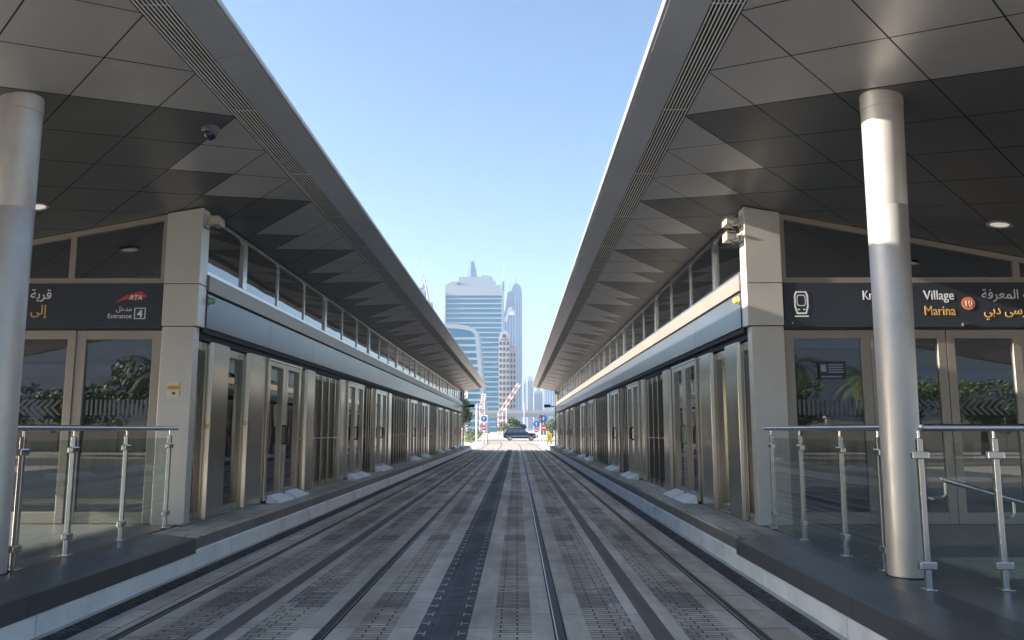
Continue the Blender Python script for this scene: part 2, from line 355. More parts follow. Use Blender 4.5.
# ------------------------------------------------------------ station buildings
DOORS = [12.65, 18.7, 22.35, 29.8, 33.3, 40.5, 44.1, 50.4, 54.2]; DW = 1.95
def clip(poly, f):
    out = []
    for i in range(len(poly)):
        a, b = poly[i], poly[(i+1) % len(poly)]; fa, fb = f(a), f(b)
        if fa >= 0: out.append(a)
        if (fa >= 0) != (fb >= 0):
            t = fa/(fa-fb); out.append((a[0]+(b[0]-a[0])*t, a[1]+(b[1]-a[1])*t))
    return out
def station(s, label):
    root = empty('tram_station', (X0+s*5.85, 34, 0), label, 'tram station', 'twin tram station buildings')
    xf = lambda v: (X0+s*v[0], v[1], v[2])
    B = lambda mb, name, mats, parent=None, smooth=False: mb.build(name, mats, parent or root, smooth, xf=xf)
    # --- corner pillars, clad in three stacked panels
    for (u0, u1) in ((WALL+.01, WALL+.41), (WALL2-.41, WALL2-.01)):
        for (y0, y1) in ((Y_END0, Y_END0+.17), (Y_END1-.17, Y_END1)):
            m = MB()
            top = min(soffit(u0), soffit(u1))-.005
            m.box(u0, u1, y0, y1, FLOOR-.01, 2.752)
            m.box(u0-.045, u1, y0-.025, y1+.05, 2.76, 3.285)
            m.box(u0-.045, u1, y0-.025, y1+.05, 3.293, soffit(u1)-.002)
            m.prism([(u0-.045, soffit(u1)-.002), (u1, soffit(u1)-.002), (u0-.045, soffit(u0)-.002)], 'y', y0-.025, y1+.05)
            bevel(B(m, 'corner_pillar', 'cladding'), .006)
    # --- end walls (both ends)
    for ye, d in ((Y_END0, 1), (Y_END1, -1)):
        def Y(a): return ye+d*a
        def bx(m, u0, u1, a0, a1, z0, z1, mi=0): m.box(u0, u1, min(Y(a0), Y(a1)), max(Y(a0), Y(a1)), z0, z1, mi)
        ua, ub = WALL+.42, WALL2-.42
        edges = [ua, 4.90, 6.80, ub]
        # upper window frame and panes
        fr = MB(); zb = 3.30
        bx(fr, ua, ub, .02, .10, zb, zb+.065)
        for e, wd in ((ua, .055), (5.0, .075), (6.75, .075), (ub-.055, .055)):
            fr.prism([(e, zb+.065), (e+wd, zb+.065), (e+wd, soffit(e+wd)-.07), (e, soffit(e)-.07)], 'y', Y(.02), Y(.10))
        fr.prism([(ua, soffit(ua)-.072), (ub, soffit(ub)-.072), (ub, soffit(ub)-.005), (ua, soffit(ua)-.005)], 'y', Y(.015), Y(.105))
        uf = B(fr, 'upper_window', 'frame')
        for a, b in ((ua+.055, 5.0), (5.075, 6.75), (6.825, ub-.055)):
            m = MB(); m.prism([(a, zb+.065), (b, zb+.065), (b, soffit(b)-.072), (a, soffit(a)-.072)], 'y', Y(.05), Y(.06)); B(m, 'pane', 'glass_end', uf)
        # lintel behind sign
        m = MB(); bx(m, ua, ub, .03, .12, 2.72, 3.297); B(m, 'lintel', 'sign')
        # door leaves and fixed lights
        for k, (a, b, kind) in enumerate(((ua, 4.93, 'window'), (4.93, 5.845, 'door'), (5.855, 6.77, 'door'), (6.77, ub, 'window'))):
            m = MB(); fw = .10 if kind == 'door' else .12
            off = .0 if kind == 'door' else .02
            bx(m, a, a+fw, .03+off, .10+off, FLOOR, 2.71); bx(m, b-fw, b, .03+off, .10+off, FLOOR, 2.71)
            bx(m, a+fw, b-fw, .032+off, .098+off, 2.60, 2.71); bx(m, a+fw, b-fw, .032+off, .098+off, FLOOR, FLOOR+.14)
            f = B(m, kind, 'frame'); bevel(f, .004)
            m = MB(); bx(m, a+fw, b-fw, .06+off, .07+off, FLOOR+.14, 2.60); B(m, 'pane', 'glass_end', f)
            if d == 1:
                m = MB(); z0 = 1.66; x = a+fw+.03
                if kind == 'window':
                    while x < b-fw-.04:
                        bx(m, x, x+.028, .052+off, .056+off, z0, z0+.19); x += .056
                else:
                    # chevrons pointing towards the gap between the leaves
                    sg = 1 if k == 1 else -1
                    if s < 0: sg = sg
                    while x < b-fw-.14:
                        q = x if sg > 0 else x+.10
                        for zz in (0, 1):
                            pts = [(q, z0+.19*zz), (q+.035*sg, z0+.19*zz), (q+.13*sg, z0+.095), (q+.095*sg, z0+.095)]
                            m.prism(pts, 'y', Y(.052+off), Y(.056+off))
                        x += .085
                B(m, 'safety_marking', 'marking', f)
        # frosted low box on the inside of the near fixed light, seen through it
    # --- interior: floor lining, far wall, roof lining
    m = MB(); m.box(WALL2-.12, WALL2-.02, Y_END0+.2, Y_END1-.2, FLOOR, 2.7); B(m, 'outer_wall', 'interior')
    m = MB(); m.box(WALL2-.09, WALL2-.05, Y_END0+.2, Y_END1-.2, 2.7, soffit(WALL2)-.03); B(m, 'outer_window', 'glass_end')
    for y in (13, 22, 30, 38, 47): m = MB(); m.box(6.6, 7.4, y, y+1.2, FLOOR, 2.2); B(m, 'interior_cabin', 'bluegrey')
    # --- track-side wall: fascia, frieze, clerestory
    m = MB(); y = Y_END0+.23; fj = [y]+[12.7+2.7*k for k in range(17) if 12.7+2.7*k < Y_END1-.6]+[Y_END1-.23]
    for a, b in zip(fj, fj[1:]): m.box(WALL-.05, WALL+.02, a+.003, b-.003, 2.765, 3.205)
    bevel(B(m, 'fascia', 'fascia'), .004)
    m = MB(); m.box(WALL-.03, WALL+.05, Y_END0+.2, Y_END1-.2, 2.70, 3.24); m.box(WALL+.02, WALL+.4, Y_END0+.2, Y_END1-.2, 2.62, 2.70); B(m, 'fascia_backing', 'black')
    m = MB(); fj = [Y_END0+.23]+[15.2+5.4*k for k in range(8)]+[Y_END1-.23]
    for a, b in zip(fj, fj[1:]): m.prism([(WALL-.065, 3.235), (WALL+.04, 3.235), (WALL+.04, 3.46), (WALL-.02, 3.46), (WALL-.065, 3.44)], 'y', a+.003, b-.003)
    bevel(B(m, 'frieze', 'frieze'), .004)
    # clerestory
    zt = soffit(WALL)-.02
    m = MB(); m.box(WALL-.005, WALL+.05, Y_END0+.23, Y_END1-.23, 3.461, 3.51); m.box(WALL-.005, WALL+.05, Y_END0+.23, Y_END1-.23, zt-.05, zt)
    mull = [Y_END0+.23]; y = 11.42; i = 0
    thick = []
    while y < Y_END1-.6:
        thick.append(y); y += 5.0
    marks = []
    for t in thick: marks += [(t, .16), (t+1.72, .065), (t+3.4, .065)]
    for t, wd in marks:
        if t+wd < Y_END1-.25: m.box(WALL-.012 if wd > .1 else WALL, WALL+.05, t, t+wd, 3.511, zt-.051)
    cl = B(m, 'clerestory_window', 'rail_steel')
    prev = Y_END0+.23
    for t, wd in marks+[(Y_END1-.23, 0)]:
        if t > prev and t <= Y_END1-.2:
            q = MB(); q.box(WALL+.02, WALL+.028, prev, t, 3.511, zt-.051); B(q, 'pane', 'glass_sky', cl)
        prev = t+wd
    # dark recessed channel where wall meets soffit
    # --- doors and glazed bays with deep fins
    def fin(a, b, depth=.11, name='door_fin'):
        q = MB(); q.prism([(WALL+.12, a), (WALL+.12, b), (WALL+.02-depth*.0, b), (WALL+.03-depth*.6, b-.02), (WALL+.03-depth*.6, a+.02), (WALL+.02, a)], 'z', .341, 2.62)
        return bevel(B(q, name, 'steel_fin'), .005)
    def bay(a, b, n=1, bar=True, name='glazed_bay', fw=.06):
        q = MB()
        q.box(WALL+.06, WALL+.12, a, b, 2.50, 2.60); q.box(WALL+.06, WALL+.12, a, b, .341, .45)
        wdt = (b-a)/n
        for k in range(n+1):
            c = min(max(a+k*wdt, a+fw/2), b-fw/2); q.box(WALL+.045, WALL+.118, c-fw/2, c+fw/2, .451, 2.499)
        if n > 1:
            for k in range(1, n): q.box(WALL-.03, WALL+.044, a+k*wdt-.028, a+k*wdt+.028, .36, 2.58)
        f = B(q, name, 'steel_fin')
        q = MB(); q.box(WALL+.085, WALL+.092, a+fw, b-fw, .45, 2.50); B(q, 'pane', 'glass', f)
        if bar:
            q = MB(); q.tube((WALL+.02, a+.03, 1.32), (WALL+.02, b-.03, 1.32), .014)
            for c in (a+.1, b-.1): q.tube((WALL+.02, c, 1.32), (WALL+.09, c, 1.32), .01)
            B(q, 'handrail', 'rail_steel', f, True)
        return f
    def doors(a, b):
        mid = (a+b)/2
        for k, (p, q_) in enumerate(((a, mid-.01), (mid+.01, b))):
            q = MB()
            pu = WALL-.06
            q.box(pu, WALL+.11, p, p+.13, .38, 2.58); q.box(pu, WALL+.11, q_-.15, q_, .38, 2.58)
            q.box(pu+.002, WALL+.11, p+.13, q_-.15, 2.50, 2.58); q.box(pu+.002, WALL+.11, p+.13, q_-.15, .38, .50)
            d = bevel(B(q, 'door', 'steel_fin'), .006)
            q = MB(); q.box(pu+.05, pu+.057, p+.13, q_-.15, .50, 2.50); B(q, 'pane', 'glass', d)
            q = MB(); q.box(pu-.015, WALL+.10, p-.005, q_+.005, 2.582, 2.612); B(q, 'top_cap', 'rail_steel', d)
            hy = q_-.055 if k == 0 else p+.055
            q = MB(); q.path([(pu, hy, 1.55), (pu-.045, hy, 1.53), (pu-.045, hy, 1.27), (pu, hy, 1.25)], .016, 8)
            B(q, 'handle', 'green' if s > 0 and a < 13 and k == 0 else 'darkplastic', d, True)
            # white sloping deflector at the foot
            q = MB(); p2, q2 = p+.07, q_-.07
            v = [(pu-.03, p2+.09, .455), (pu-.03, q2-.09, .455), (pu-.23, q2, .365), (pu-.23, p2, .365), (pu-.005, p2+.09, .455), (pu-.005, q2-.09, .455),
                 (pu-.23, p2+.01, .342), (pu-.23, q2-.01, .342), (pu-.005, p2+.02, .342), (pu-.005, q2-.02, .342)]
            q.add(v, [(0, 1, 2, 3), (0, 4, 5, 1), (3, 2, 7, 6), (0, 3, 6, 8, 4), (1, 5, 9, 7, 2), (4, 8, 9, 5), (6, 7, 9, 8)])
            bevel(B(q, 'foot_deflector', 'white', d), .006)
        q = MB(); q.box(WALL+.112, WALL+.13, a, b, .341, 2.6); q.mi = [0]*6
    # first bays beside the corner pillar
    bay(Y_END0+.19, 10.38, 1, False); fin(10.39, 11.02, .09)
    bay(11.03, 11.82, 1, False); fin(11.83, 12.62, .10)
    for i, a in enumerate(DOORS):
        b = a+DW; doors(a, b)
        nx = DOORS[i+1] if i+1 < len(DOORS) else Y_END1-.2
        L = nx-b
        if i+1 == len(DOORS): bay(b+.02, nx-.05, 2, True); continue
        if L < 2.2:
            fin(b+.02, b+.22, .06); bay(b+.23, nx-.23, 4 if L > 1.2 else 2, True); fin(nx-.22, nx-.02, .06)
        else:
            fin(b+.02, b+.14, .04); bay(b+.15, b+.52, 1, True); fin(b+.53, b+1.12, .11)
            rem = nx-.62-(b+1.13); n = 4 if rem < 2.9 else 7
            bay(b+1.13, nx-.62, n, True); fin(nx-.61, nx-.02, .09)
    # dark lining behind the fins, where there is no glass: door pockets
    # --- canopy: soffit panels in a diagonal grid
    m = MB(); du, dy = .54, .487; gap = .006
    U0, U1 = 2.20, E_OUT-.1
    bounds = [lambda p: p[0]-U0, lambda p: U1-p[0], lambda p: p[1]-ROOF_A, lambda p: ROOF_B-p[1]]
    for i in range(-8, 80):
        for j in range(-20, 75):
            cu = 2.18+du*(i-j); cy = 5.5+dy*(i+j+1)
            if cu < 1.5 or cu > 12.3 or cy < 2 or cy > 60: continue
            g_u, g_y = du-gap*1.4, dy-gap*1.4
            poly = [(cu, cy-g_y), (cu+g_u, cy), (cu, cy+g_y), (cu-g_u, cy)]
            for f in bounds:
                poly = clip(poly, f)
                if not poly: break
            if len(poly) < 3: continue
            n, r = divmod(j-2, 3)
            lim = (4 if r == 0 else 5)+3*n
            if j < 2: lim = 2
            light = i < lim
            ta, tb = random.gauss(0, .0014), random.gauss(0, .0014)
            v = [(p[0], p[1], soffit(p[0])+.002+ta*(p[0]-cu)+tb*(p[1]-cy)) for p in poly]
            m.add(v, [tuple(range(len(v)))], 0 if light else 1)
    m.prism([(U0, soffit(U0)+.014), (U1, soffit(U1)+.014), (U1, soffit(U1)+.02), (U0, soffit(U0)+.02)], 'y', ROOF_A+.03, ROOF_B-.03, 2)
    B(m, 'soffit', ['panel_light', 'panel_dark', 'black'])
    # louvre strip
    m = MB(); m.prism([(1.965, soffit(1.965)+.05), (2.2, soffit(2.2)+.05), (2.2, soffit(2.2)+.06), (1.965, soffit(1.965)+.06)], 'y', ROOF_A, ROOF_B, 1)
    for k in range(8):
        u = 1.978+k*.0285
        m.prism([(u, soffit(u)-.004), (u+.0095, soffit(u)-.004), (u+.0095, soffit(u)+.004), (u, soffit(u)+.004)], 'y', ROOF_A+.01, ROOF_B-.01, 0)
    y = 3.5
    while y < ROOF_B-.3: m.box(1.97, 2.195, y, y+.010, soffit(2.2)+.045, soffit(2.2)+.049, 0); y += 1.95
    B(m, 'louvre', ['louvre', 'black'])
    # edge panels and rounded nose
    m = MB(); yy = [ROOF_A]+[4.35+1.95*k for k in range(28) if 4.35+1.95*k < ROOF_B-.3]+[ROOF_B]
    for a, b in zip(yy, yy[1:]):
        j = random.gauss(0, .003)
        m.prism([(E_IN+.02, soffit(E_IN)-.004+j), (1.965, soffit(1.965)-.004), (1.965, soffit(1.965)+.02), (E_IN+.02, soffit(E_IN)+.02)], 'y', a+.004, b-.004)
    B(m, 'edge_panel', 'edge')
    m = MB()
    ze = soffit(E_IN)
    prof = [(E_IN+.02, ze-.002), (E_IN-.005, ze+.004), (E_IN-.02, ze+.025), (E_IN-.02, ze+.035), (E_IN+.0, ze+.055), (E_IN+.06, ze+.065), (E_IN+.06, ze+.02)]
    for a, b in zip(yy, yy[1:]): m.prism(prof, 'y', a+.003, b-.003)
    B(m, 'edge_trim', 'edge_nose', None, True)
    # roof body above
    m = MB()
    m.prism([(E_IN+.05, soffit(E_IN)+.022), (1.96, soffit(1.96)+.065), (E_OUT-.05, soffit(E_OUT)+.03), (E_OUT, soffit(E_OUT)+.09), (8, 3.95), (3.5, 4.60), (E_IN+.05, ze+.063)], 'y', ROOF_A+.02, ROOF_B-.02)
    B(m, 'roof', 'edge')
    m = MB()
    for ya, yb in ((ROOF_A-.03, ROOF_A-.001), (ROOF_B+.001, ROOF_B+.03)):
        m.prism([(E_IN+.04, ze-.01), (E_OUT, soffit(E_OUT)-.01), (E_OUT, soffit(E_OUT)+.10), (8, 3.97), (3.5, 4.64), (E_IN+.04, ze+.11)], 'y', ya, yb)
    B(m, 'end_trim', 'edge_nose')
    # column with collar and seam
    for cy in (6.42, Y_END1+.0):
        if cy > 50: continue
        cu = 3.575+(.015 if s < 0 else 0); h = soffit(cu-.2)+.03; lean = lambda v: (X0+s*(v[0]+.010*(v[2]-FLOOR)), v[1], v[2])
        m = MB(); m.lathe((cu, cy, 0), [(.0, FLOOR), (.142, FLOOR), (.142, FLOOR+.01), (.143, 1.2), (.147, 2.0), (.156, 3.285), (.1535, 3.29), (.156, 3.295), (.163, h-.19), (.160, h-.188), (.160, h-.18), (.167, h-.178), (.167, h+.04)], 48)
        m.build('column', 'column', root, True, xf=lean)
        m = MB(); m.lathe((cu, cy, 0), [(.0, FLOOR-.02), (.155, FLOOR-.02), (.155, FLOOR+.008), (.13, FLOOR+.009)], 40)
        B(m, 'base_ring', 'black', None, True)
    m = MB(); m.box(WALL+.05, WALL+.11, Y_END0+.0, Y_END1, FLOOR-.1, FLOOR-.05)
    # --- slim end posts at the far corner
    m = MB(); m.box(3.30, 3.40, Y_END1+.10, Y_END1+.2, .1, soffit(3.3)-.01); B(m, 'end_post', 'frame')
    return root
stL = station(-1, 'long steel and glass station building on the left, entrance 4')
stR = station(1, 'long steel and glass station building on the right of the tracks')
print('stations done', len(bpy.data.objects))

# ------------------------------------------------------------ signs
def text(body, size, x, y, z, mt, parent, name, align='LEFT', fit=None, shear=0, ext=.002, bold=.0):
    c = bpy.data.curves.new('t', 'FONT'); c.body = body; c.size = size; c.align_x = align; c.extrude = ext; c.shear = shear; c.offset = bold
    c.resolution_u = 3
    o = bpy.data.objects.new('t', c); col.objects.link(o)
    me = bpy.data.meshes.new_from_object(o.evaluated_get(bpy.context.evaluated_depsgraph_get()))
    bpy.data.objects.remove(o)
    xs = [v.co.x for v in me.vertices]; k = 1
    if fit: k = fit/(max(xs)-min(xs))
    o0 = parent['_o']
    for v in me.vertices: v.co = Vector((x+v.co.x*k-o0[0], y-v.co.z-o0[1], z+v.co.y-o0[2]))
    me.materials.clear(); me.materials.append(M[mt])
    o = bpy.data.objects.new(name, me); col.objects.link(o); o.parent = parent; o['_o'] = tuple(o0); return o
YS = Y_END0-.012
AR = dict(qarya='\uFE94\uFEF3\uFEAE\uFED7', marifa='\uFE94\uFED3\uFEAE\uFECC\uFEE4\uFEDF\uFE8D', marsa='\uFEF0\uFEB3\uFEAE\uFEE3', dubai='\uFEF2\uFE91\uFEA9',
          ila='\uFEF0\uFEDF\uFE87', almarsa='\uFEF0\uFEB3\uFEAE\uFEE4\uFEDF\uFE8D', madkhal='\uFEDE\uFEA7\uFEAA\uFEE3')
def sign_board(s, lab):
    a, b = WALL+.425, WALL2-.425
    x0, x1 = sorted((X0+s*a, X0+s*b))
    r = empty('station_sign', ((x0+x1)/2, YS, 3.0), lab, 'sign')
    m = MB(); m.box(x0, x1, YS, YS+.04, 2.735, 3.294); bevel(m.build('board', 'sign', r), .004)
    return r, x0, x1
yt = YS-.001
r, x0, x1 = sign_board(-1, 'dark station name board above the left entrance with red logo')
text(AR['marifa']+' '+AR['qarya'], .165, -5.80, yt, 3.10, 'lettering', r, 'arabic_lettering', 'RIGHT', bold=.001)
text(AR['almarsa']+' '+AR['ila'], .165, -5.85, yt, 2.905, 'gold', r, 'arabic_lettering', 'RIGHT', bold=.001)
m = MB(); m.prism([(-5.0, 3.055), (-4.86, 3.145), (-4.70, 3.19), (-4.68, 3.195), (-4.60, 3.125), (-4.66, 3.105), (-4.75, 3.115), (-4.88, 3.09)], 'y', yt-.003, yt); m.build('red_logo', 'red', r)
text('RTA', .085, -4.83, yt-.005, 3.085, 'lettering', r, 'logo_lettering', shear=.3, ext=.001, bold=.002)
text(AR['madkhal'], .085, -4.785, yt, 2.945, 'lettering', r, 'arabic_lettering', 'RIGHT')
text('Entrance', .085, -4.785, yt, 2.855, 'lettering', r, 'lettering', 'RIGHT')
m = MB()
for q in ((-4.755, -4.745, 2.845, 2.985), (-4.625, -4.615, 2.845, 2.985), (-4.745, -4.625, 2.975, 2.985), (-4.745, -4.625, 2.845, 2.855)): m.box(q[0], q[1], yt-.003, yt, q[2], q[3])
m.build('number_box', 'lettering', r)
text('4', .13, -4.685, yt, 2.868, 'lettering', r, 'number', 'CENTER', bold=.003)
r, x0, x1 = sign_board(1, 'dark station name board above the right entrance with tram symbol')
text('Knowledge', .165, 4.85, yt, 3.08, 'lettering', r, 'lettering', 'RIGHT', fit=.56, bold=.001)
text('Village', .165, 5.415, yt, 3.08, 'lettering', r, 'lettering', 'RIGHT', fit=.375, bold=.001)
text('Dubai', .165, 4.83, yt, 2.885, 'gold', r, 'lettering', 'RIGHT', bold=.001)
text('Marina', .165, 5.42, yt, 2.885, 'gold', r, 'lettering', 'RIGHT', fit=.38, bold=.001)
m = MB(); m.lathe((5.58, yt, 3.03), [(0, -.003), (.082, -.003), (.082, 0)], 32, axis='y'); m.build('line_disc', 'orange', r)
text('10', .10, 5.58, yt-.004, 2.995, 'lettering', r, 'number', 'CENTER', ext=.001)
text(AR['marifa']+' '+AR['qarya'], .165, 5.75, yt, 3.09, 'lettering', r, 'arabic_lettering', fit=.76, bold=.001)
text(AR['dubai']+' '+AR['marsa'], .165, 5.765, yt, 2.895, 'gold', r, 'arabic_lettering', fit=.60, bold=.001)
# tram pictogram
m = MB(); cx, cz = 3.52, 3.02
def ring(m, outer, inner):
    n = len(outer)
    v = [(p[0], yt-.003, p[1]) for p in outer]+[(p[0], yt-.003, p[1]) for p in inner]
    m.add(v, [(i, (i+1) % n, n+(i+1) % n, n+i) for i in range(n)])
def rr(hw, h0, h1, t, b):
    return [(cx-hw*.75, cz+h1), (cx+hw*.75, cz+h1), (cx+hw, cz+h1-t), (cx+hw*1.0, cz+h0+b), (cx+hw*.7, cz+h0), (cx-hw*.7, cz+h0), (cx-hw*1.0, cz+h0+b), (cx-hw, cz+h1-t)]
ring(m, rr(.088, -.12, .165, .05, .09), rr(.068, -.10, .148, .045, .08)); ring(m, rr(.055, -.02, .12, .03, .03), rr(.046, -.01, .11, .03, .025))
m.box(cx-.085, cx+.085, yt-.003, yt, cz-.155, cz-.14); m.box(cx-.05, cx-.02, yt-.003, yt, cz-.07, cz-.055); m.box(cx+.02, cx+.05, yt-.003, yt, cz-.07, cz-.055)
m.build('tram_symbol', 'lettering', r)
m = MB(); m.box(3.40, 3.41, yt-.002, yt, 2.78, 2.80); m.build('sign_screw', 'lettering', r)
m = MB(); m.box(5.47, 5.62, Y_END0-.06, Y_END0-.013, 2.735, 2.79); tag(bevel(m.build('door_sensor', 'darkplastic', origin=(5.54, Y_END0-.04, 2.76)), .015), 'small black motion sensor under the orange disc of the right name board', 'sensor')

# poster / timetable screen in the right window
r = empty('information_screen', (3.94, Y_END0+.05, 2.2), 'small dark information screen behind the glass right of the right pillar', 'screen')
m = MB(); m.box(3.72, 4.05, Y_END0+.055, Y_END0+.066, 2.10, 2.32); m.build('screen_panel', 'poster', r)
m = MB()
for k in range(7): m.box(3.75+k*.036, 3.775+k*.036, Y_END0+.051, Y_END0+.054, 2.12, 2.14)
for k in range(4): m.box(3.84, 4.02, Y_END0+.051, Y_END0+.054, 2.18+k*.03, 2.194+k*.03)
m.box(3.745, 3.81, Y_END0+.051, Y_END0+.054, 2.19, 2.28)
m.build('screen_text', 'bluegrey', r)
# notice plate on left pillar
r = empty('notice_plate', (-4.22, Y_END0, 1.98), 'small cream and orange notice plate on the left corner pillar', 'notice')
m = MB(); m.box(-4.29, -4.14, Y_END0-.012, Y_END0-.001, 1.89, 2.07); bevel(m.build('plate', mat('cream_plate', (.7, .64, .45), .5), r), .004)
m = MB(); m.box(-4.285, -4.145, Y_END0-.016, Y_END0-.013, 1.975, 2.015); m.build('stripe', mat('orange_stripe', (.65, .28, .03), .5), r)
m = MB(); m.box(-4.225, -4.19, Y_END0-.016, Y_END0-.013, 1.91, 1.94); m.build('symbol', 'darkplastic', r)

# beacon lamps at fascia corners
def beacon(x, mt, lab):
    r = empty('beacon_lamp', (x, 10.0, 3.12), lab, 'lamp')
    sg = -1 if x > 0 else 1
    m = MB(); m.lathe((x, 10.12, 3.12), [(0, 0), (.045, 0), (.045, sg*.02), (.038, sg*.045), (.02, sg*.06), (0, sg*.065)], 20, axis='x'); m.build('lens', mt, r, True)
    m = MB(); m.lathe((x-sg*.012, 10.12, 3.12), [(0, 0), (.055, 0), (.055, sg*.014), (0, sg*.014)], 20, axis='x'); m.build('base', 'cladding', r, True)
beacon(X0-WALL+.062, 'green', 'small green beacon lamp on the left fascia by the corner pillar')
beacon(X0+WALL-.062, 'yellow', 'small yellow beacon lamp on the right fascia by the corner pillar')

# ------------------------------------------------------------ cameras
def box_camera(x, y, z, dirx, lab, grp=None):
    """arm reaching sideways from the pillar, housing looking along the track"""
    r = empty('security_camera', (x, y, z), lab, 'security camera', grp)
    s = dirx
    m = MB(); m.box(min(x, x+s*.05), max(x, x+s*.05), y-.05, y+.05, z-.06, z+.06); m.tube((x+s*.05, y, z), (x+s*.13, y, z), .03, .026, 14); m.tube((x+s*.10, y, z-.045), (x+s*.10, y, z+.05), .034, .034, 14)
    bevel(m.build('bracket', 'cladding', r), .006)
    m = MB(); m.box(min(x+s*.13, x+s*.235), max(x+s*.13, x+s*.235), y-.10, y+.12, z-.045, z+.045)
    m.box(min(x+s*.122, x+s*.243), max(x+s*.122, x+s*.243), y-.13, y+.09, z+.046, z+.056)
    bevel(m.build('housing', mat('cream_housing', (.34, .31, .25), .5), r), .008)
    m = MB(); m.lathe((x+s*.18, y+.121, z), [(0, .012), (.035, .012), (.04, 0)], 18, axis='y'); m.build('lens', 'darkplastic', r, True)
    m = MB(); m.path([(x+s*.03, y-.04, z-.05), (x+s*.07, y-.07, z-.10), (x+s*.14, y-.08, z-.11), (x+s*.16, y-.06, z-.08), (x+s*.18, y-.04, z-.045)], .008, 8); m.build('cable', 'darkplastic', r, True)
    return r
box_camera(-4.04+.045, 9.9, 4.10, 1, 'cream box security camera high on the left corner pillar')
box_camera(2.91-.045, 9.9, 4.09, -1, 'upper of two cream box cameras on the right corner pillar', 'stacked cameras on the right corner pillar')
box_camera(2.91-.045, 9.9, 3.89, -1, 'lower of two cream box cameras on the right corner pillar', 'stacked cameras on the right corner pillar')
r = empty('dome_camera', (-3.05, 7.62, 4.44), 'dark dome camera hanging from the left soffit', 'security camera')
zc = soffit(2.49)
m = MB(); m.lathe((-3.045, 7.6, zc), [(0, .05), (.085, .05), (.085, -.03), (.07, -.045), (0, -.045)], 28); m.build('ring', mat('grey_ring', (.12, .12, .13), .4), r, True)
m = MB(); m.lathe((-3.045, 7.6, zc), [(.066, -.045), (.064, -.07), (.05, -.1), (.025, -.118), (0, -.122)], 28); m.build('dome', mat('smoked_dome', (.015, .013, .03), .08), r, True)
def small_cam(x, y, z, lab):
    r = empty('bullet_camera', (x, y, z), lab, 'security camera', 'bullet cameras at the far end of the stations')
    s = 1 if x < X0 else -1
    m = MB(); m.tube((x, y, z), (x+s*.35, y, z+.05), .04, .04, 8); m.build('arm', 'darkplastic', r)
    m = MB(); m.box(min(x+s*.3, x+s*.75), max(x+s*.3, x+s*.75), y-.2, y+.2, z-.05, z+.17); m.build('housing', 'darkplastic', r)
small_cam(X0-3.28, Y_END1+.15, 3.15, 'black camera on the far end post of the left station')
small_cam(X0+3.28, Y_END1+.15, 3.15, 'black camera on the far end post of the right station')
# downlights
def downlight(u, s, y, lab):
    x = X0+s*u; z = soffit(u)
    r = empty('downlight', (x, y, z), lab, 'ceiling light')
    t = R(-10.8)*s
    def tilt(v): dx = v[0]-x; return (v[0], v[1], v[2]-s*dx*.19)
    m = MB(); m.lathe((x, y, z), [(.095, .0), (.125, -.002), (.13, -.012), (.105, -.018), (.09, -.004)], 32); m.build('trim_ring', 'edge_nose', r, True, xf=tilt)
    m = MB(); m.lathe((x, y, z), [(0, -.008), (.092, -.008)], 32); m.build('lens', 'downlight', r, True, xf=tilt)
downlight(6.0, 1, 8.83, 'round recessed downlight in the dark soffit of the right canopy')
downlight(4.89, -1, 8.77, 'round recessed downlight in the soffit beside the left column')
for s, nm in ((-1, 'left'), (1, 'right')):
    r = empty('tube_light', (X0+s*5.5, 13, 3.72), 'yellowish strip light glowing inside the '+nm+' station upper window', 'ceiling light')
    m = MB(); m.box(X0+s*5.6-.5, X0+s*5.6+.5, 13, 13.12, 3.70, 3.74); m.build('tube', 'tube', r)
    m = MB(); m.box(X0+s*5.6-.52, X0+s*5.6+.52, 12.98, 13.14, 3.742, 3.80); m.build('casing', 'edge', r)

# ------------------------------------------------------------ balustrades
def post(m_, cl, x, y, horiz, z0=FLOOR, z1=1.42):
    m_.box(x-.019, x+.019, y-.019, y+.019, z0, z1); m_.box(x-.045, x+.045, y-.045, y+.045, z0, z0+.012)
    m_.tube((x, y, z1), (x, y, 1.475), .010, .010, 8)
    for z in (FLOOR+.17, 1.30):
        if horiz: cl.append((x, y, z, 'x'))
        else: cl.append((x, y, z, 'y'))
def balustrade(lab, pts, ends, name='glass_balustrade', extra=None):
    c = [sum(p[0] for p in pts)/len(pts), sum(p[1] for p in pts)/len(pts)]
    r = empty(name, (c[0], c[1], FLOOR), lab, 'balustrade', 'glass balustrades at the platform ends')
    horiz = abs(pts[0][0]-pts[-1][0]) > abs(pts[0][1]-pts[-1][1])
    for (x, y) in pts:
        m = MB(); cl = []; post(m, cl, x, y, horiz); pm = bevel(m.build('post', 'rail_steel', r), .004)
        for (a, b, z, ax) in cl:
            m = MB()
            if ax == 'x': m.box(a-.06, a+.06, b-.026, b+.0215, z-.028, z+.028)
            else: m.box(a-.0215, a+.026, b-.06, b+.06, z-.028, z+.028)
            bevel(m.build('clamp', 'rail_steel', pm), .008)
    m = MB(); m.tube((*ends[0], 1.497), (*ends[1], 1.497), .027, .027, 20)
    for e in ends: m.lathe((e[0], e[1], 1.497), [(0, -.027), (.019, -.019), (.027, 0), (.019, .019), (0, .027)], 16)
    m.build('handrail', 'rail_steel', r, True)
    q = sorted(pts, key=lambda p: p[0] if horiz else p[1])
    for a, b in zip(q, q[1:]):
        m = MB()
        if horiz: m.box(a[0]+.04, b[0]-.04, a[1]-.006, a[1]+.006, FLOOR+.07, 1.39)
        else: m.box(a[0]-.006, a[0]+.006, a[1]+.04, b[1]-.04, FLOOR+.07, 1.39)
        m.build('glass_panel', 'glass_clear', r)
    return r
ub = 3.50
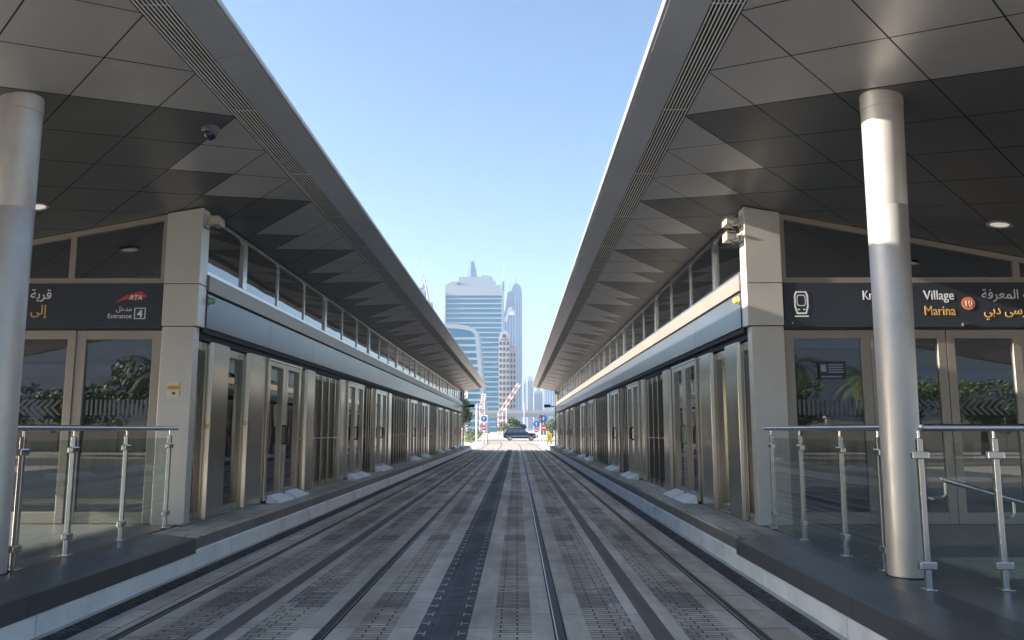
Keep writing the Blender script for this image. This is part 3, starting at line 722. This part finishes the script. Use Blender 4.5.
balustrade('left glass balustrade with steel posts on the dark granite platform edge', [(X0-ub, y) for y in (9.42, 8.38, 7.38, 6.62)], [(X0-ub, 9.60), (X0-ub, 6.46)])
balustrade('right glass balustrade between the corner pillar and the round column', [(X0+ub, y) for y in (9.40, 8.45, 7.40, 6.62)], [(X0+ub, 9.60), (X0+ub, 6.46)])
rr_ = balustrade('glass balustrade right of the round column, crossing the right platform', [(2.985, 5.92), (3.46, 5.80)] and [(2.90, 5.86), (3.44, 5.86), (4.6, 5.86)], [(2.93, 5.86), (4.9, 5.86)])
balustrade('glass balustrade left of the left column, at the frame edge', [(X0*2-2.985, 5.86), (X0*2-3.455, 5.86), (X0*2-4.6, 5.86)], [(X0*2-2.93-.12, 5.86), (X0*2-4.9, 5.86)]) if False else None
r = empty('ramp_handrail', (3.4, 6.05, FLOOR), 'thin sloping steel handrail behind the balustrade right of the column', 'handrail')
m = MB(); m.tube((3.12, 6.0, 1.12), (4.85, 6.0, .622), .019, .019, 14); m.lathe((3.12, 6.0, 1.12), [(0, -.019), (.014, -.014), (.019, 0), (.014, .014), (0, .019)], 12); m.build('rail', 'rail_steel', r, True)
m = MB()
for x in (3.14, 3.63, 4.77):
    z = 1.12-(x-3.12)*.288; m.path([(x, 6.0, z-.015), (x, 6.0, z-.10), (x-.03, 6.0, z-.125), (x-.135, 5.98, z-.125), (x-.155, 5.88, z-.125)], .009, 8)
m.build('bracket', 'rail_steel', r, True)


# yellow stickers on near left doors
for (y, z) in ((11.75, 1.55), (10.36, 1.50)):
    m = MB(); m.box(X0-WALL-.028+.08, X0-WALL-.025+.08, y-.14, y-.02, z, z+.06)
    tag(m.build('sticker', 'yellow', origin=(X0-WALL, y, z)), 'tiny yellow sticker on the steel fin %s' % ('between the first two left glass bays' if y < 11 else 'beside the second left glass bay'), 'sticker')

# ------------------------------------------------------------ background vegetation
def leaf_cloud(m, c, r, n, size, mi=0, sq=1.0):
    for _ in range(n):
        while True:
            p = Vector([random.uniform(-1, 1) for _ in range(3)])
            if .25 < p.length < 1: break
        p = Vector((p.x*r[0], p.y*r[1], p.z*r[2]))+Vector(c)
        a = Vector([random.gauss(0, 1) for _ in range(3)]).normalized(); b = a.orthogonal().normalized()
        k = size*random.uniform(.6, 1.3); t = a.cross(b)
        m.add([p-b*k, p+t*k*.45, p+b*k, p-t*k*.45], [(0, 1, 2, 3)], mi)
def tree(x, y, h, rad, lab, cat='tree', name='broadleaf_tree', z0=.0, dense=1700, size=.2, grp='trees and bushes beyond the station'):
    r = empty(name, (x, y, 0), lab, cat, grp)
    m = MB(); m.tube((x, y, z0), (x+.05*rad, y, h*.55), .07*rad+.03, .04*rad+.01, 8)
    for k in range(5):
        a = k*1.3; m.tube((x+.04*rad, y, h*(.35+.04*k)), (x+math.cos(a)*rad*.6, y+math.sin(a)*rad*.6, h*(.62+.05*k)), .03*rad+.01, .01, 6)
    m.build('trunk', 'trunk', r)
    m = MB()
    for k in range(9):
        a = random.uniform(0, 6.28); rr2 = random.uniform(.1, .7)*rad
        leaf_cloud(m, (x+math.cos(a)*rr2, y+math.sin(a)*rr2, h*random.uniform(.42, .88)), (rad*.48, rad*.48, h*.16), dense//9, size, random.choice((0, 0, 1)))
    m.build('crown', ['leaf', 'leaf2'], r)
def palm(x, y, h, lab, n=22, L=2.0, grp='palms behind the photographer'):
    r = empty('palm_tree', (x, y, 0), lab, 'palm', grp)
    m = MB(); m.tube((x, y, 0), (x+.1, y, h), .2, .15, 10); m.build('trunk', 'trunk', r)
    m = MB()
    for k in range(n):
        a = random.uniform(0, 6.28); el = random.uniform(-.3, 1.2); d = Vector((math.cos(a), math.sin(a), 0)); p = Vector((x+.1, y, h)); v = d*math.cos(el)+Vector((0, 0, math.sin(el)))
        sd_ = Vector((-math.sin(a), math.cos(a), 0))
        for q in range(10):
            p2 = p+v*(L/10); v = (v-Vector((0, 0, .15))).normalized()
            wd = .42*math.sin(math.pi*(q+1.2)/12)
            for e in (-1, 1):
                for t in (0, .33, .66):
                    b = p.lerp(p2, t); tip = b+sd_*e*wd+v*.15-Vector((0, 0, .18*wd*2)); m.add([b, b+v*.05, tip], [(0, 1, 2)])
            p = p2
    m.build('crown', 'palmleaf', r)
tree(-5.9, 84, 5.0, 1.5, 'green leafy tree beside the far end of the left station')
tree(3.9, 92, 2.4, .8, 'small green shrub beyond the yellow box at right', 'shrub', 'shrub', dense=500, size=.09)
tree(.1, 150, 3.6, 2.0, 'rounded green bush behind the dark car', 'bush', 'bush')
tree(-9.5, 128, 4.6, 2.6, 'dark green tree left of the round blue sign', dense=700)
tree(6.5, 150, 4.2, 2.4, 'green tree past the traffic lights at right', dense=700)
tree(-3.2, 190, 3.6, 2.2, 'far green tree below the viaduct', dense=600)
# hedge / fence row left of the road
m = MB()
for k in range(26):
    t = k/25; leaf_cloud(m, (-5.3-.0*t-(k*.10), 88+k*3.2, .75), (.8, 1.8, .75), 70, .14, k % 2)
tag(m.build('hedge', ['leaf2', 'leaf'], origin=(-6, 120, 0)), 'long low dark hedge receding along the left of the far track', 'hedge')
# behind the camera, mirrored in the glass
for k, (x, y, h) in enumerate(((-13, -22, 4.2), (-8.5, -25, 3.6), (7.5, -20, 4.4), (10.2, -26, 3.7), (14, -21, 4.8), (4.5, -27, 3.2), (19, -24, 4.2), (-19, -23, 4.5))):
    palm(x, y, h, ['palm mirrored in the left entrance glass', 'smaller palm mirrored in the left entrance glass', 'palm mirrored beside the information screen', 'short palm mirrored behind the right column', 'tallest palm, mirrored in the right sliding door', 'smallest palm, mirrored low beside the right pillar', 'palm mirrored at the right edge of the photo', 'palm mirrored at the left edge of the photo'][k], 20, 2.3)
TW = ['left entrance doors, behind the palm', 'left entrance window beside the corner pillar', 'left entrance glass by the round column', 'left pane nearest the tracks, low behind the posts', 'gap between both stations, never in view', 'right pane nearest the tracks, low behind the posts', 'right window under the information screen', 'right sliding door beside the round column', 'right sliding door at the frame edge', 'far left glass beyond the left column', 'glass outside the frame at far left', 'glass outside the frame at far right']
for k, (x, y) in enumerate(((-16, -27), (-11, -28), (-21, -27), (-6, -30), (-1, -31), (5, -31), (11, -30), (17, -29), (22, -28), (-26, -28), (-32, -29), (28, -29))):
    tree(x, y, 4.6 if k > 3 else 5.6, 3.0, 'broad dark tree mirrored in the '+TW[k], dense=2200, size=.15, grp='trees behind the photographer')
m = MB()
for k in range(22): m.box(-44+k*4.1, -44+k*4.1+3.9, -36.3, -36, 0, 2.1)
for k in range(23): m.box(-44.3+k*4.1, -44+k*4.1-.02, -36.4, -35.9, 0, 2.35)
tag(m.build('boundary_wall', 'wallbeige', origin=(0, -36, 0)), 'long beige boundary wall across the road behind the camera', 'wall')
def cityblock(x, y, w, d, h, name, mt, mt2, lab, floor=3.4, cat='building', grp=None):
    r = empty(name, (x, y, 0), lab, cat, grp)
    m = MB(); m.box(x-w/2, x+w/2, y-d/2, y+d/2, 0, h); m.build('wall', mt, r)
    m = MB(); z = 3
    while z < h-2:
        m.box(x-w/2-.15, x+w/2+.15, y-d/2-.15, y+d/2+.15, z, z+floor*.38); z += floor
    m.build('spandrel_band', mt2, r); return r
cityblock(-34, -62, 58, 14, 15, 'office_block', 'towerband', 'bluegrey', 'wide office block behind the camera, seen only as a reflection')
cityblock(38, -70, 72, 14, 17, 'office_block', 'towerband', 'bluegrey', 'beige block behind the camera, seen only as a reflection')

# ------------------------------------------------------------ far street furniture
def pole(x, y, h, lab, rad=.07):
    r = empty('lamp_post', (x, y, 0), lab, 'lamp post', 'slim posts beyond the station')
    m = MB(); m.tube((x, y, 0), (x, y, h), rad, rad*.7, 10); m.box(x-.14, x+.14, y-.14, y+.14, 0, .06); m.build('mast', 'white', r)
    m = MB(); m.tube((x, y, h), (x+.8, y, h+.15), .04, .03, 8); m.box(x+.6, x+1.2, y-.12, y+.12, h+.12, h+.2); m.build('lamp_head', 'edge', r)
pole(-4.55, 91, 4.4, 'pale grey post just left of the round blue sign', .11)
pole(-2.9, 215, 8, 'slim pale lamp post left of the car in the distance')
pole(2.0, 230, 9, 'slim pale lamp post right of the car in the distance')
def road_sign(x, y, items, lab, h):
    r = empty('traffic_sign', (x, y, 0), lab, 'road sign', 'road signs beyond the station')
    m = MB(); m.tube((x, y, 0), (x, y, h), .035, .035, 8); m.box(x-.1, x+.1, y-.1, y+.1, 0, .05); m.build('pole', 'edge', r)
    for (dx, z, rad, kind) in items:
        c = (x+dx, y-.05, z)
        if kind == 'blue':
            m = MB(); m.lathe(c, [(0, -.01), (rad, -.01), (rad, .01), (0, .01)], 24, axis='y'); d = m.build('disc', 'blue', r)
            m = MB(); m.box(c[0]-.035, c[0]+.035, c[1]-.02, c[1]-.012, z-.18, z+.08); m.prism([(c[0]-.13, z+.06), (c[0]+.13, z+.06), (c[0], z+.2)], 'y', c[1]-.02, c[1]-.012); m.build('arrow', 'white', d)
        elif kind == 'blueboard':
            m = MB(); m.box(c[0]-rad, c[0]+rad, c[1]-.01, c[1]+.01, z-rad, z+rad); d = m.build('backing_board', 'white', r)
            m = MB(); m.lathe((c[0], c[1]-.014, c[2]), [(0, -.006), (rad*.8, -.006), (rad*.8, .003)], 24, axis='y'); d2 = m.build('disc', 'blue', d)
            m = MB(); m.box(c[0]-.04, c[0]+.04, c[1]-.034, c[1]-.022, z-.16, z+.08); m.prism([(c[0]-.13, z+.06), (c[0]+.13, z+.06), (c[0], z+.2)], 'y', c[1]-.034, c[1]-.022); m.build('arrow', 'white', d)
        else:
            m = MB(); m.lathe(c, [(0, -.01), (rad, -.01), (rad, .01), (0, .01)], 24, axis='y'); d = m.build('disc', 'red', r)
            m = MB(); m.box(c[0]-rad*.7, c[0]+rad*.7, c[1]-.02, c[1]-.012, z-rad*.16, z+rad*.16); m.build('bar', 'white', d)
    return r
road_sign(-3.7, 90, [(0, 2.72, .42, 'blueboard'), (0, 1.72, .28, 'red')], 'round blue arrow sign above a red no entry sign, left of the car', 3.1)
road_sign(2.2, 92, [(0, 2.15, .36, 'blue'), (-.0, 1.45, .24, 'red')], 'lower blue sign with a red disc just left of the traffic light', 2.6)
road_sign(2.95, 90, [(0, 2.72, .42, 'blue'), (0.02, 1.72, .30, 'red')], 'higher blue disc sign over a red disc, right of the traffic light', 3.2)
r = empty('traffic_light', (2.6, 89.5, 0), 'dark traffic light head between the two blue signs at right', 'traffic light')
m = MB(); m.tube((2.6, 89.5, 0), (2.6, 89.5, 2.6), .06, .06, 10); m.build('pole', 'edge', r)
m = MB(); m.box(2.47, 2.73, 89.38, 89.6, 2.25, 3.1); bevel(m.build('housing', 'darkplastic', r), .02)
m = MB()
for z, c in ((2.95, 0), (2.68, 1), (2.40, 2)): m.lathe((2.6, 89.37, z), [(0, -.01), (.085, -.01), (.085, .01)], 16, axis='y', mi=c)
m.build('lens', ['red', 'yellow', 'green'], r)
r = empty('warning_box', (3.35, 84, 0), 'yellow warning board on a low stand beside the right platform end', 'sign')
m = MB(); m.box(3.08, 3.62, 83.93, 84.0, .25, 1.15); bevel(m.build('board', 'yellow', r), .03)
m = MB(); m.box(3.15, 3.2, 83.9, 84.1, 0, .25); m.box(3.5, 3.55, 83.9, 84.1, 0, .25); m.build('leg', 'darkplastic', r)
m = MB(); m.box(3.27, 3.33, 83.915, 83.925, .45, .95); m.box(3.36, 3.45, 83.915, 83.925, .7, .78); m.build('symbol', 'darkplastic', r)
for k, (x, y) in enumerate(((-3.9, 93), (-3.55, 95.5))):
    r = empty('traffic_barrel', (x, y, 0), ['red and white barrier post under the no entry sign', 'second red and white barrier post, just beyond the first'][k], 'barrier', 'red and white barrier posts')
    m = MB(); m.lathe((x, y, 0), [(0, 0), (.2, 0), (.19, .05), (.12, .06), (.11, .95), (.06, 1.0), (0, 1.0)], 14); m.build('body', 'craner', r, True)
    m = MB(); m.lathe((x, y, 0), [(.114, .35), (.122, .36), (.121, .5), (.113, .51)], 14); m.lathe((x, y, 0), [(.113, .68), (.12, .69), (.118, .82), (.112, .83)], 14); m.build('band', 'white', r, True)

# --- car
def car(x, y, lab):
    r = empty('parked_car', (x, y, 0), lab, 'car')
    # side profile, length along x, nose to the right
    L = 4.9
    P = lambda pts: [(x-L/2+a*L, z) for a, z in pts]
    low = P([(.005, .50), (.0, .85), (.015, 1.05), (.05, 1.10), (.70, 1.09), (.78, 1.05), (.93, .96), (.985, .84), (1.0, .60), (.985, .40), (.90, .30), (.12, .30), (.02, .38)])
    m = MB(); m.prism(low, 'y', y-.93, y+.93); b = bevel(m.build('body', 'carpaint', r, True), .07, 3)
    cab = [(.045, 1.09), (.09, 1.50), (.14, 1.70), (.20, 1.76), (.48, 1.78), (.56, 1.72), (.70, 1.10)]
    pts = P(cab); n = len(pts)
    m = MB(); v = []
    for (px, pz) in pts:
        t = max(0, (pz-1.09)/.69); hw = .90-.16*t; v.append((px, y-hw, pz))
    for (px, pz) in pts:
        t = max(0, (pz-1.09)/.69); hw = .90-.16*t; v.append((px, y+hw, pz))
    m.add(v, [tuple(range(n)), tuple(range(2*n-1, n-1, -1))]+[(i, i+1, n+i+1, n+i) for i in range(n-1)]); bevel(m.build('cabin', 'carpaint', r, True), .03)
    for a, b2 in ((.115, .26), (.275, .42), (.435, .60)):
        for sd in (-1, 1):
            m = MB(); zt = 1.63 if b2 < .6 else 1.60
            q = [(a+(.02 if a < .2 else 0), 1.14), (b2+(.05 if b2 > .5 else 0), 1.14), (b2-(.03 if b2 > .5 else 0), zt), (a+(.03 if a < .2 else 0), zt)]
            v = [(x-L/2+p*L, y+sd*(.912-.16*(z-1.09)/.69), z) for p, z in q]; v2 = [(p[0], p[1]-sd*.02, p[2]) for p in v]
            m.add(v+v2, [(0, 1, 2, 3), (7, 6, 5, 4), (0, 4, 5, 1), (1, 5, 6, 2), (2, 6, 7, 3), (3, 7, 4, 0)]); m.build('window', 'carglass', r)
    m = MB(); q = [(.715, 1.11, .78), (.585, 1.68, .66)]
    m.add([(x-L/2+.712*L, y-.80, 1.125), (x-L/2+.712*L, y+.80, 1.125), (x-L/2+.578*L, y+.70, 1.69), (x-L/2+.578*L, y-.70, 1.69)], [(0, 1, 2, 3)]); m.build('windscreen', 'carglass', r)
    for ax in (.19, .80):
        for sd in (-1, 1):
            cx_ = x-L/2+ax*L; yy_ = y+sd*.84
            m = MB(); m.lathe((cx_, yy_, .36), [(.20, -.11), (.33, -.115), (.36, -.09), (.36, .09), (.33, .115), (.20, .11)], 28, axis='y'); wl = m.build('wheel', 'tyre', r, True)
            m = MB(); m.lathe((cx_, yy_+sd*.09, .36), [(0, sd*.02), (.06, sd*.02), (.10, 0), (.20, sd*.01), (.215, sd*.028)], 20, axis='y'); m.build('rim', 'hub', wl, True)
    for sd in (-1, 1):
        m = MB(); m.box(x+L/2-.38, x+L/2-.06, y+sd*.80-.16, y+sd*.80+.14, .72, .88); m.build('headlight', 'white', r)
        m = MB(); m.box(x-L/2-.01, x-L/2+.12, y+sd*.80-.1, y+sd*.80+.14, .82, 1.05); m.build('tail_light', 'red', r)
        m = MB(); m.box(x-L*.36, x+L*.04, y+sd*.62-.02, y+sd*.62+.02, 1.80, 1.83); m.build('roof_rail', 'edge', r)
        m = MB(); m.box(x-L*.40, x+L*.42, y+sd*.935-.008, y+sd*.935+.008, .60, .66); m.build('side_trim', 'edge', r)
    m = MB(); m.box(x+L*.17, x+L*.21, y-1.08, y-.93, 1.10, 1.25); m.build('door_mirror', 'carpaint', r)
car(.5, 114, 'dark blue estate car crossing at the end of the tracks')

# ------------------------------------------------------------ towers
# main office tower
r = empty('office_tower', (-27, 515, 0), 'wide office tower with blue glass bands and a pale stepped top', 'tower')
m = MB(); m.box(-45.4, -9.0, 501, 530, 0, 86); m.build('glass_body', 'towerglass', r)
m = MB(); z = 3.0
while z < 84: m.box(-45.5, -8.9, 500.6, 530.4, z, z+.8); z += 3.1
m.build('spandrel_band', 'towerband', r)
m = MB(); m.box(-45.8, -44.9, 500, 531, 0, 88.0); m.box(-9.6, -8.6, 500, 531, 0, 95); m.build('corner_strip', 'towerband', r)
m = MB(); m.box(-45.6, -8.8, 500.3, 530.6, 86, 92.6); m.box(-42, -13.6, 502, 528, 92.6, 95.5); m.box(-37.2, -15.8, 504, 526, 95.5, 98.8); m.prism([(-45.6, 92.6), (-38, 92.6), (-38, 95.0), (-42, 94.6)], 'y', 500.4, 502)
m.build('stepped_top', 'towerband', r)
m = MB(); m.box(-22.5, -17, 505, 512, 98.8, 99.9); m.tube((-8.3, 505, 90), (-8.3, 505, 108), .3, .15, 6); m.build('roof_plant', 'bluegrey', r)
# tapering blue pinnacle tower behind
r = empty('pinnacle_tower', (-52.6, 900, 0), 'blue tapering tower top rising behind the wide office tower', 'tower')
prof = [(9.6, 0), (9.6, 150), (8.6, 168), (7.0, 178), (4.8, 188), (3.4, 193)]
m = MB(); m.lathe((-52.6, 905, 0), prof+[(0, 193)], 8); m.build('body', 'domeglass', r)
m = MB()
for dx in (-2.6, 2.4, 0): m.tube((-52.6+dx, 905, 191), (-52.6+dx*1.1, 905, 197 if dx else 195), .9, .3, 6)
m.build('pinnacle', 'domeglass', r)
# slanted-edge building
r = empty('curved_office', (-28, 360, 0), 'low office block with white frame and slanted right edge', 'building')
out = [(-52, 0), (-12.6, 0), (-16.9, 43.2), (-18.2, 45.2), (-21, 46.6), (-26, 47.6), (-34, 48), (-52, 47)]
inn = [(-52, -1), (-14.2, -1), (-18.3, 42.3), (-20, 43.4), (-26, 45), (-34, 45.2), (-52, 44.5)]
m = MB(); m.prism([(-52, 0), (-13.2, 0), (-17.4, 43), (-19.5, 44.6), (-26, 46), (-52, 46)], 'y', 351, 375); m.build('glass_body', 'towerglass', r)
m = MB(); z = 2
while z < 43.5:
    xr = -13.4-(z/43)*4.0
    m.box(-52, xr-.6, 350.4, 350.98, z, z+1.0); z += 3.0
m.build('spandrel_band', 'towerband', r)
m = MB()
m.prism([(-14.3, 0), (-12.6, 0), (-16.9, 43.2), (-18.6, 43.0)], 'y', 349.9, 376)
m.prism([(-18.6, 43.0), (-16.9, 43.2), (-18.2, 45.4), (-21, 46.8), (-26, 47.7), (-34, 48), (-52, 48), (-52, 46.2), (-34, 46.2), (-26, 45.8), (-21, 44.9), (-19.3, 44)], 'y', 349.9, 376)
m.build('white_frame', 'towerband', r)
# tall tower with dome
r = empty('domed_tower', (-5, 910, 0), 'tall pale blue tower with domed top and thin mast', 'tower')
m = MB(); m.box(-15.8, -3.0, 900, 925, 0, 131); m.prism([(-15.8, 131), (-9, 131), (-9, 150), (-13.6, 136)], 'y', 902, 920); m.prism([(-13.6, 137), (-3, 137), (-3, 160), (-10.6, 158)], 'y', 903, 922); m.build('lower_wing', 'domeglass', r)
m = MB(); m.box(-2.95, 5.8, 897, 925, 0, 154)
m.prism([(-6.2, 154), (5.8, 154), (5.4, 160), (3.6, 164.5), (1, 167), (-1.6, 167.6), (-4.2, 165.5), (-5.8, 161)], 'y', 899, 924); m.build('main_shaft', 'domeglass', r)
m = MB(); m.tube((-1.8, 910, 167), (-1.8, 910, 181), .5, .15, 6); m.tube((-8.5, 910, 159), (-8.5, 910, 168), .4, .15, 6); m.build('mast', 'bluegrey', r)
for xx in (-14.8, -11.6, -8.4, -5.2): m = MB(); m.box(xx, xx+.6, 899.2, 899.98, 0, 130); m.build('vertical_rib', 'bluegrey', r)
for xx in (-1.6, 1.4, 4.4): m = MB(); m.box(xx, xx+.4, 896.2, 896.98, 0, 152); m.build('vertical_rib', 'bluegrey', r)
m = MB(); m.prism([(-14.6, 124), (-9.6, 139), (-5.2, 140.5), (-5.2, 136.5), (-8.8, 134.5), (-11, 122)], 'y', 898.0, 899.9); m.build('white_crest', 'towerband', r)
# pink-beige residential tower
r = empty('residential_tower', (-5, 430, 0), 'pinkish beige residential tower with arched top and small windows', 'tower')
m = MB(); m.box(-9.6, -3.8, 420, 440, 0, 49.5); m.prism([(-9.6, 49.5), (-3.8, 49.5), (-4.3, 51.7), (-5.6, 53.2), (-6.7, 53.6), (-7.9, 53.2), (-9.1, 51.7)], 'y', 420, 440)
m.box(-3.8, -.3, 422, 440, 0, 44.5); m.box(-3.4, -1.2, 423, 438, 44.5, 46.4); m.build('wall', 'pinkstone', r)
for c in range(5):
    z = 4
    x_, y_, w_, top = ((-9.2+c*1.95, 419.8, 1.1, 47) if c < 3 else (-3.4+(c-3)*1.6, 421.8, .9, 42))
    while z < top:
        m = MB(); m.box(x_, x_+w_, y_, y_+.19, z, z+1.7); m.build('window', 'winglass', r); z += 3.0
m = MB(); m.box(-8.6, -4.8, 419.7, 419.98, 48.5, 49.0); m.tube((-6.7, 419.9, 50.6), (-6.7, 419.7, 50.6), 1.1, 1.1, 20); m.build('arch_window', 'winglass', r)
# left spire tower
r = empty('spire_tower', (-84, 700, 0), 'slender tower crown with needle mast above the left canopy', 'tower')
m = MB(); m.lathe((-84.3, 705, 0), [(12, 0), (12, 96), (9, 114), (0, 114)], 6); m.build('body', 'domeglass', r)
m = MB()
for k in range(4):
    a = R(45+90*k); b0 = (-84.3+math.cos(a)*8.6, 705+math.sin(a)*8.6, 112); b1 = (-84.3+math.cos(a)*4.6, 705+math.sin(a)*4.6, 127); b2 = (-84.3, 705, 141)
    m.tube(b0, b1, .8, .7, 6); m.tube(b1, b2, .7, .4, 6)
    a2 = R(45+90*(k+1)); m.tube(b1, (-84.3+math.cos(a2)*4.6, 705+math.sin(a2)*4.6, 127), .5, .5, 6); m.tube(b0, (-84.3+math.cos(a2)*4.6, 705+math.sin(a2)*4.6, 127), .4, .4, 6)
m.lathe((-84.3, 705, 0), [(4.6, 114), (3.8, 125), (0, 134)], 6); m.build('crown_lattice', 'towerband', r)
m = MB(); m.tube((-84.3, 705, 138), (-84.3, 705, 152), .6, .2, 6); m.build('mast', 'towerband', r)
# far skyline
def farblock(x0, x1, h, y, lab, steps=()):
    r = empty('distant_tower', ((x0+x1)/2, y, 0), lab, 'tower', 'distant towers at right of the gap')
    m = MB(); m.box(x0, x1, y, y+25, 0, h)
    for (a, b, z) in steps: m.box(a, b, y+2, y+20, h-.5, z)
    m.build('wall', 'bluegrey', r)
    x = x0+1.5
    while x < x1-1.5:
        m = MB(); m.box(x, x+1.6, y-.3, y-.02, 4, h-4); m.build('window_strip', 'domeglass', r); x += 3.8
farblock(9, 14.5, 74, 1200, 'thin hazy tower just right of the domed tower', ((10.5, 13, 78),))
farblock(15.5, 25, 80, 1230, 'hazy square tower with raised cap right of the domed tower', ((17, 23, 84),))
farblock(26, 40, 62, 1260, 'broad hazy block partly hidden by the right canopy tip', ((30, 36, 66),))
farblock(41, 60, 70, 1200, 'widest hazy tower, behind the right canopy tip')
farblock(64, 84, 52, 1180, 'hazy low block farthest right, hidden behind the right station')
# viaduct
r = empty('viaduct', (0, 250, 0), 'pale elevated viaduct crossing the street in the distance', 'bridge')
m = MB(); m.prism([(246, 5.6), (256, 5.6), (257.5, 6.6), (257.5, 7.4), (257.2, 7.4), (257.2, 6.8), (244.8, 6.8), (244.8, 7.4), (244.5, 7.4), (244.5, 6.6)], 'x', -150, 200); m.build('deck', 'towerband', r)
for x in (-82, -52, -22, 8, 38, 68): 
    m = MB(); m.tube((x, 251, 0), (x, 251, 5.0), 1.0, 1.0, 12); m.box(x-1.4, x+1.4, 247, 255, 4.9, 5.58); m.build('pier', 'towerband', r)
# cranes
def crane(x, y, h, jib, ang, lab):
    r = empty('tower_crane', (x, y, 0), lab, 'crane', 'red and white cranes before the towers')
    def lattice(p0, p1, w_, n):
        m = [MB(), MB()]; p0, p1 = Vector(p0), Vector(p1); d = (p1-p0); 
        a = Vector((0, 1, 0)); b = d.normalized().cross(a)
        for k in range(n):
            q = m[k % 2]; s0 = p0+d*k/n; s1 = p0+d*(k+1)/n
            cs = [(a*i+b*j)*w_/2 for i, j in ((-1, -1), (1, -1), (1, 1), (-1, 1))]
            for i in range(4):
                q.tube(s0+cs[i], s1+cs[i], .07, .07, 5); q.tube(s0+cs[i], s1+cs[(i+1) % 4], .06, .06, 4); q.tube(s0+cs[i], s0+cs[(i+1) % 4], .06, .06, 4)
        return m
    a, b = lattice((x, y, 0), (x, y, h), 1.3, 8); ms = a.build('mast', 'craner', r); b.build('mast_section', 'white', ms)
    e = (x+math.cos(ang)*jib, y, h+math.sin(ang)*jib)
    a, b = lattice((x, y, h), e, .9, 10); js = a.build('jib', 'craner', r); b.build('jib_section', 'white', js)
crane(-14.6, 225, 12, 3, R(80), 'red and white lattice mast rising above the tree at left')
crane(-9.6, 222, 8.4, 3, R(80), 'shorter red and white mast behind the round blue sign')
crane(-4.6, 224, 6.2, 9.5, R(57), 'red and white crane with jib leaning up to the right')

# ------------------------------------------------------------ haze
m = MB(); m.box(-700, 700, -150, 1400, -1.0, 205)
hz = bpy.data.materials.new('haze_air'); hz.use_nodes = True; t = hz.node_tree; t.nodes.clear()
o_ = N(t, 'ShaderNodeOutputMaterial'); pvn = N(t, 'ShaderNodeVolumePrincipled'); pvn.inputs['Color'].default_value = (.66, .80, 1, 1)
pvn.inputs['Density'].default_value = .00032; pvn.inputs['Anisotropy'].default_value = .2
t.links.new(pvn.outputs[0], o_.inputs['Volume'])
tag(m.build('haze', hz), kind='stuff')
for o in bpy.data.objects:
    if '_o' in o: del o['_o']
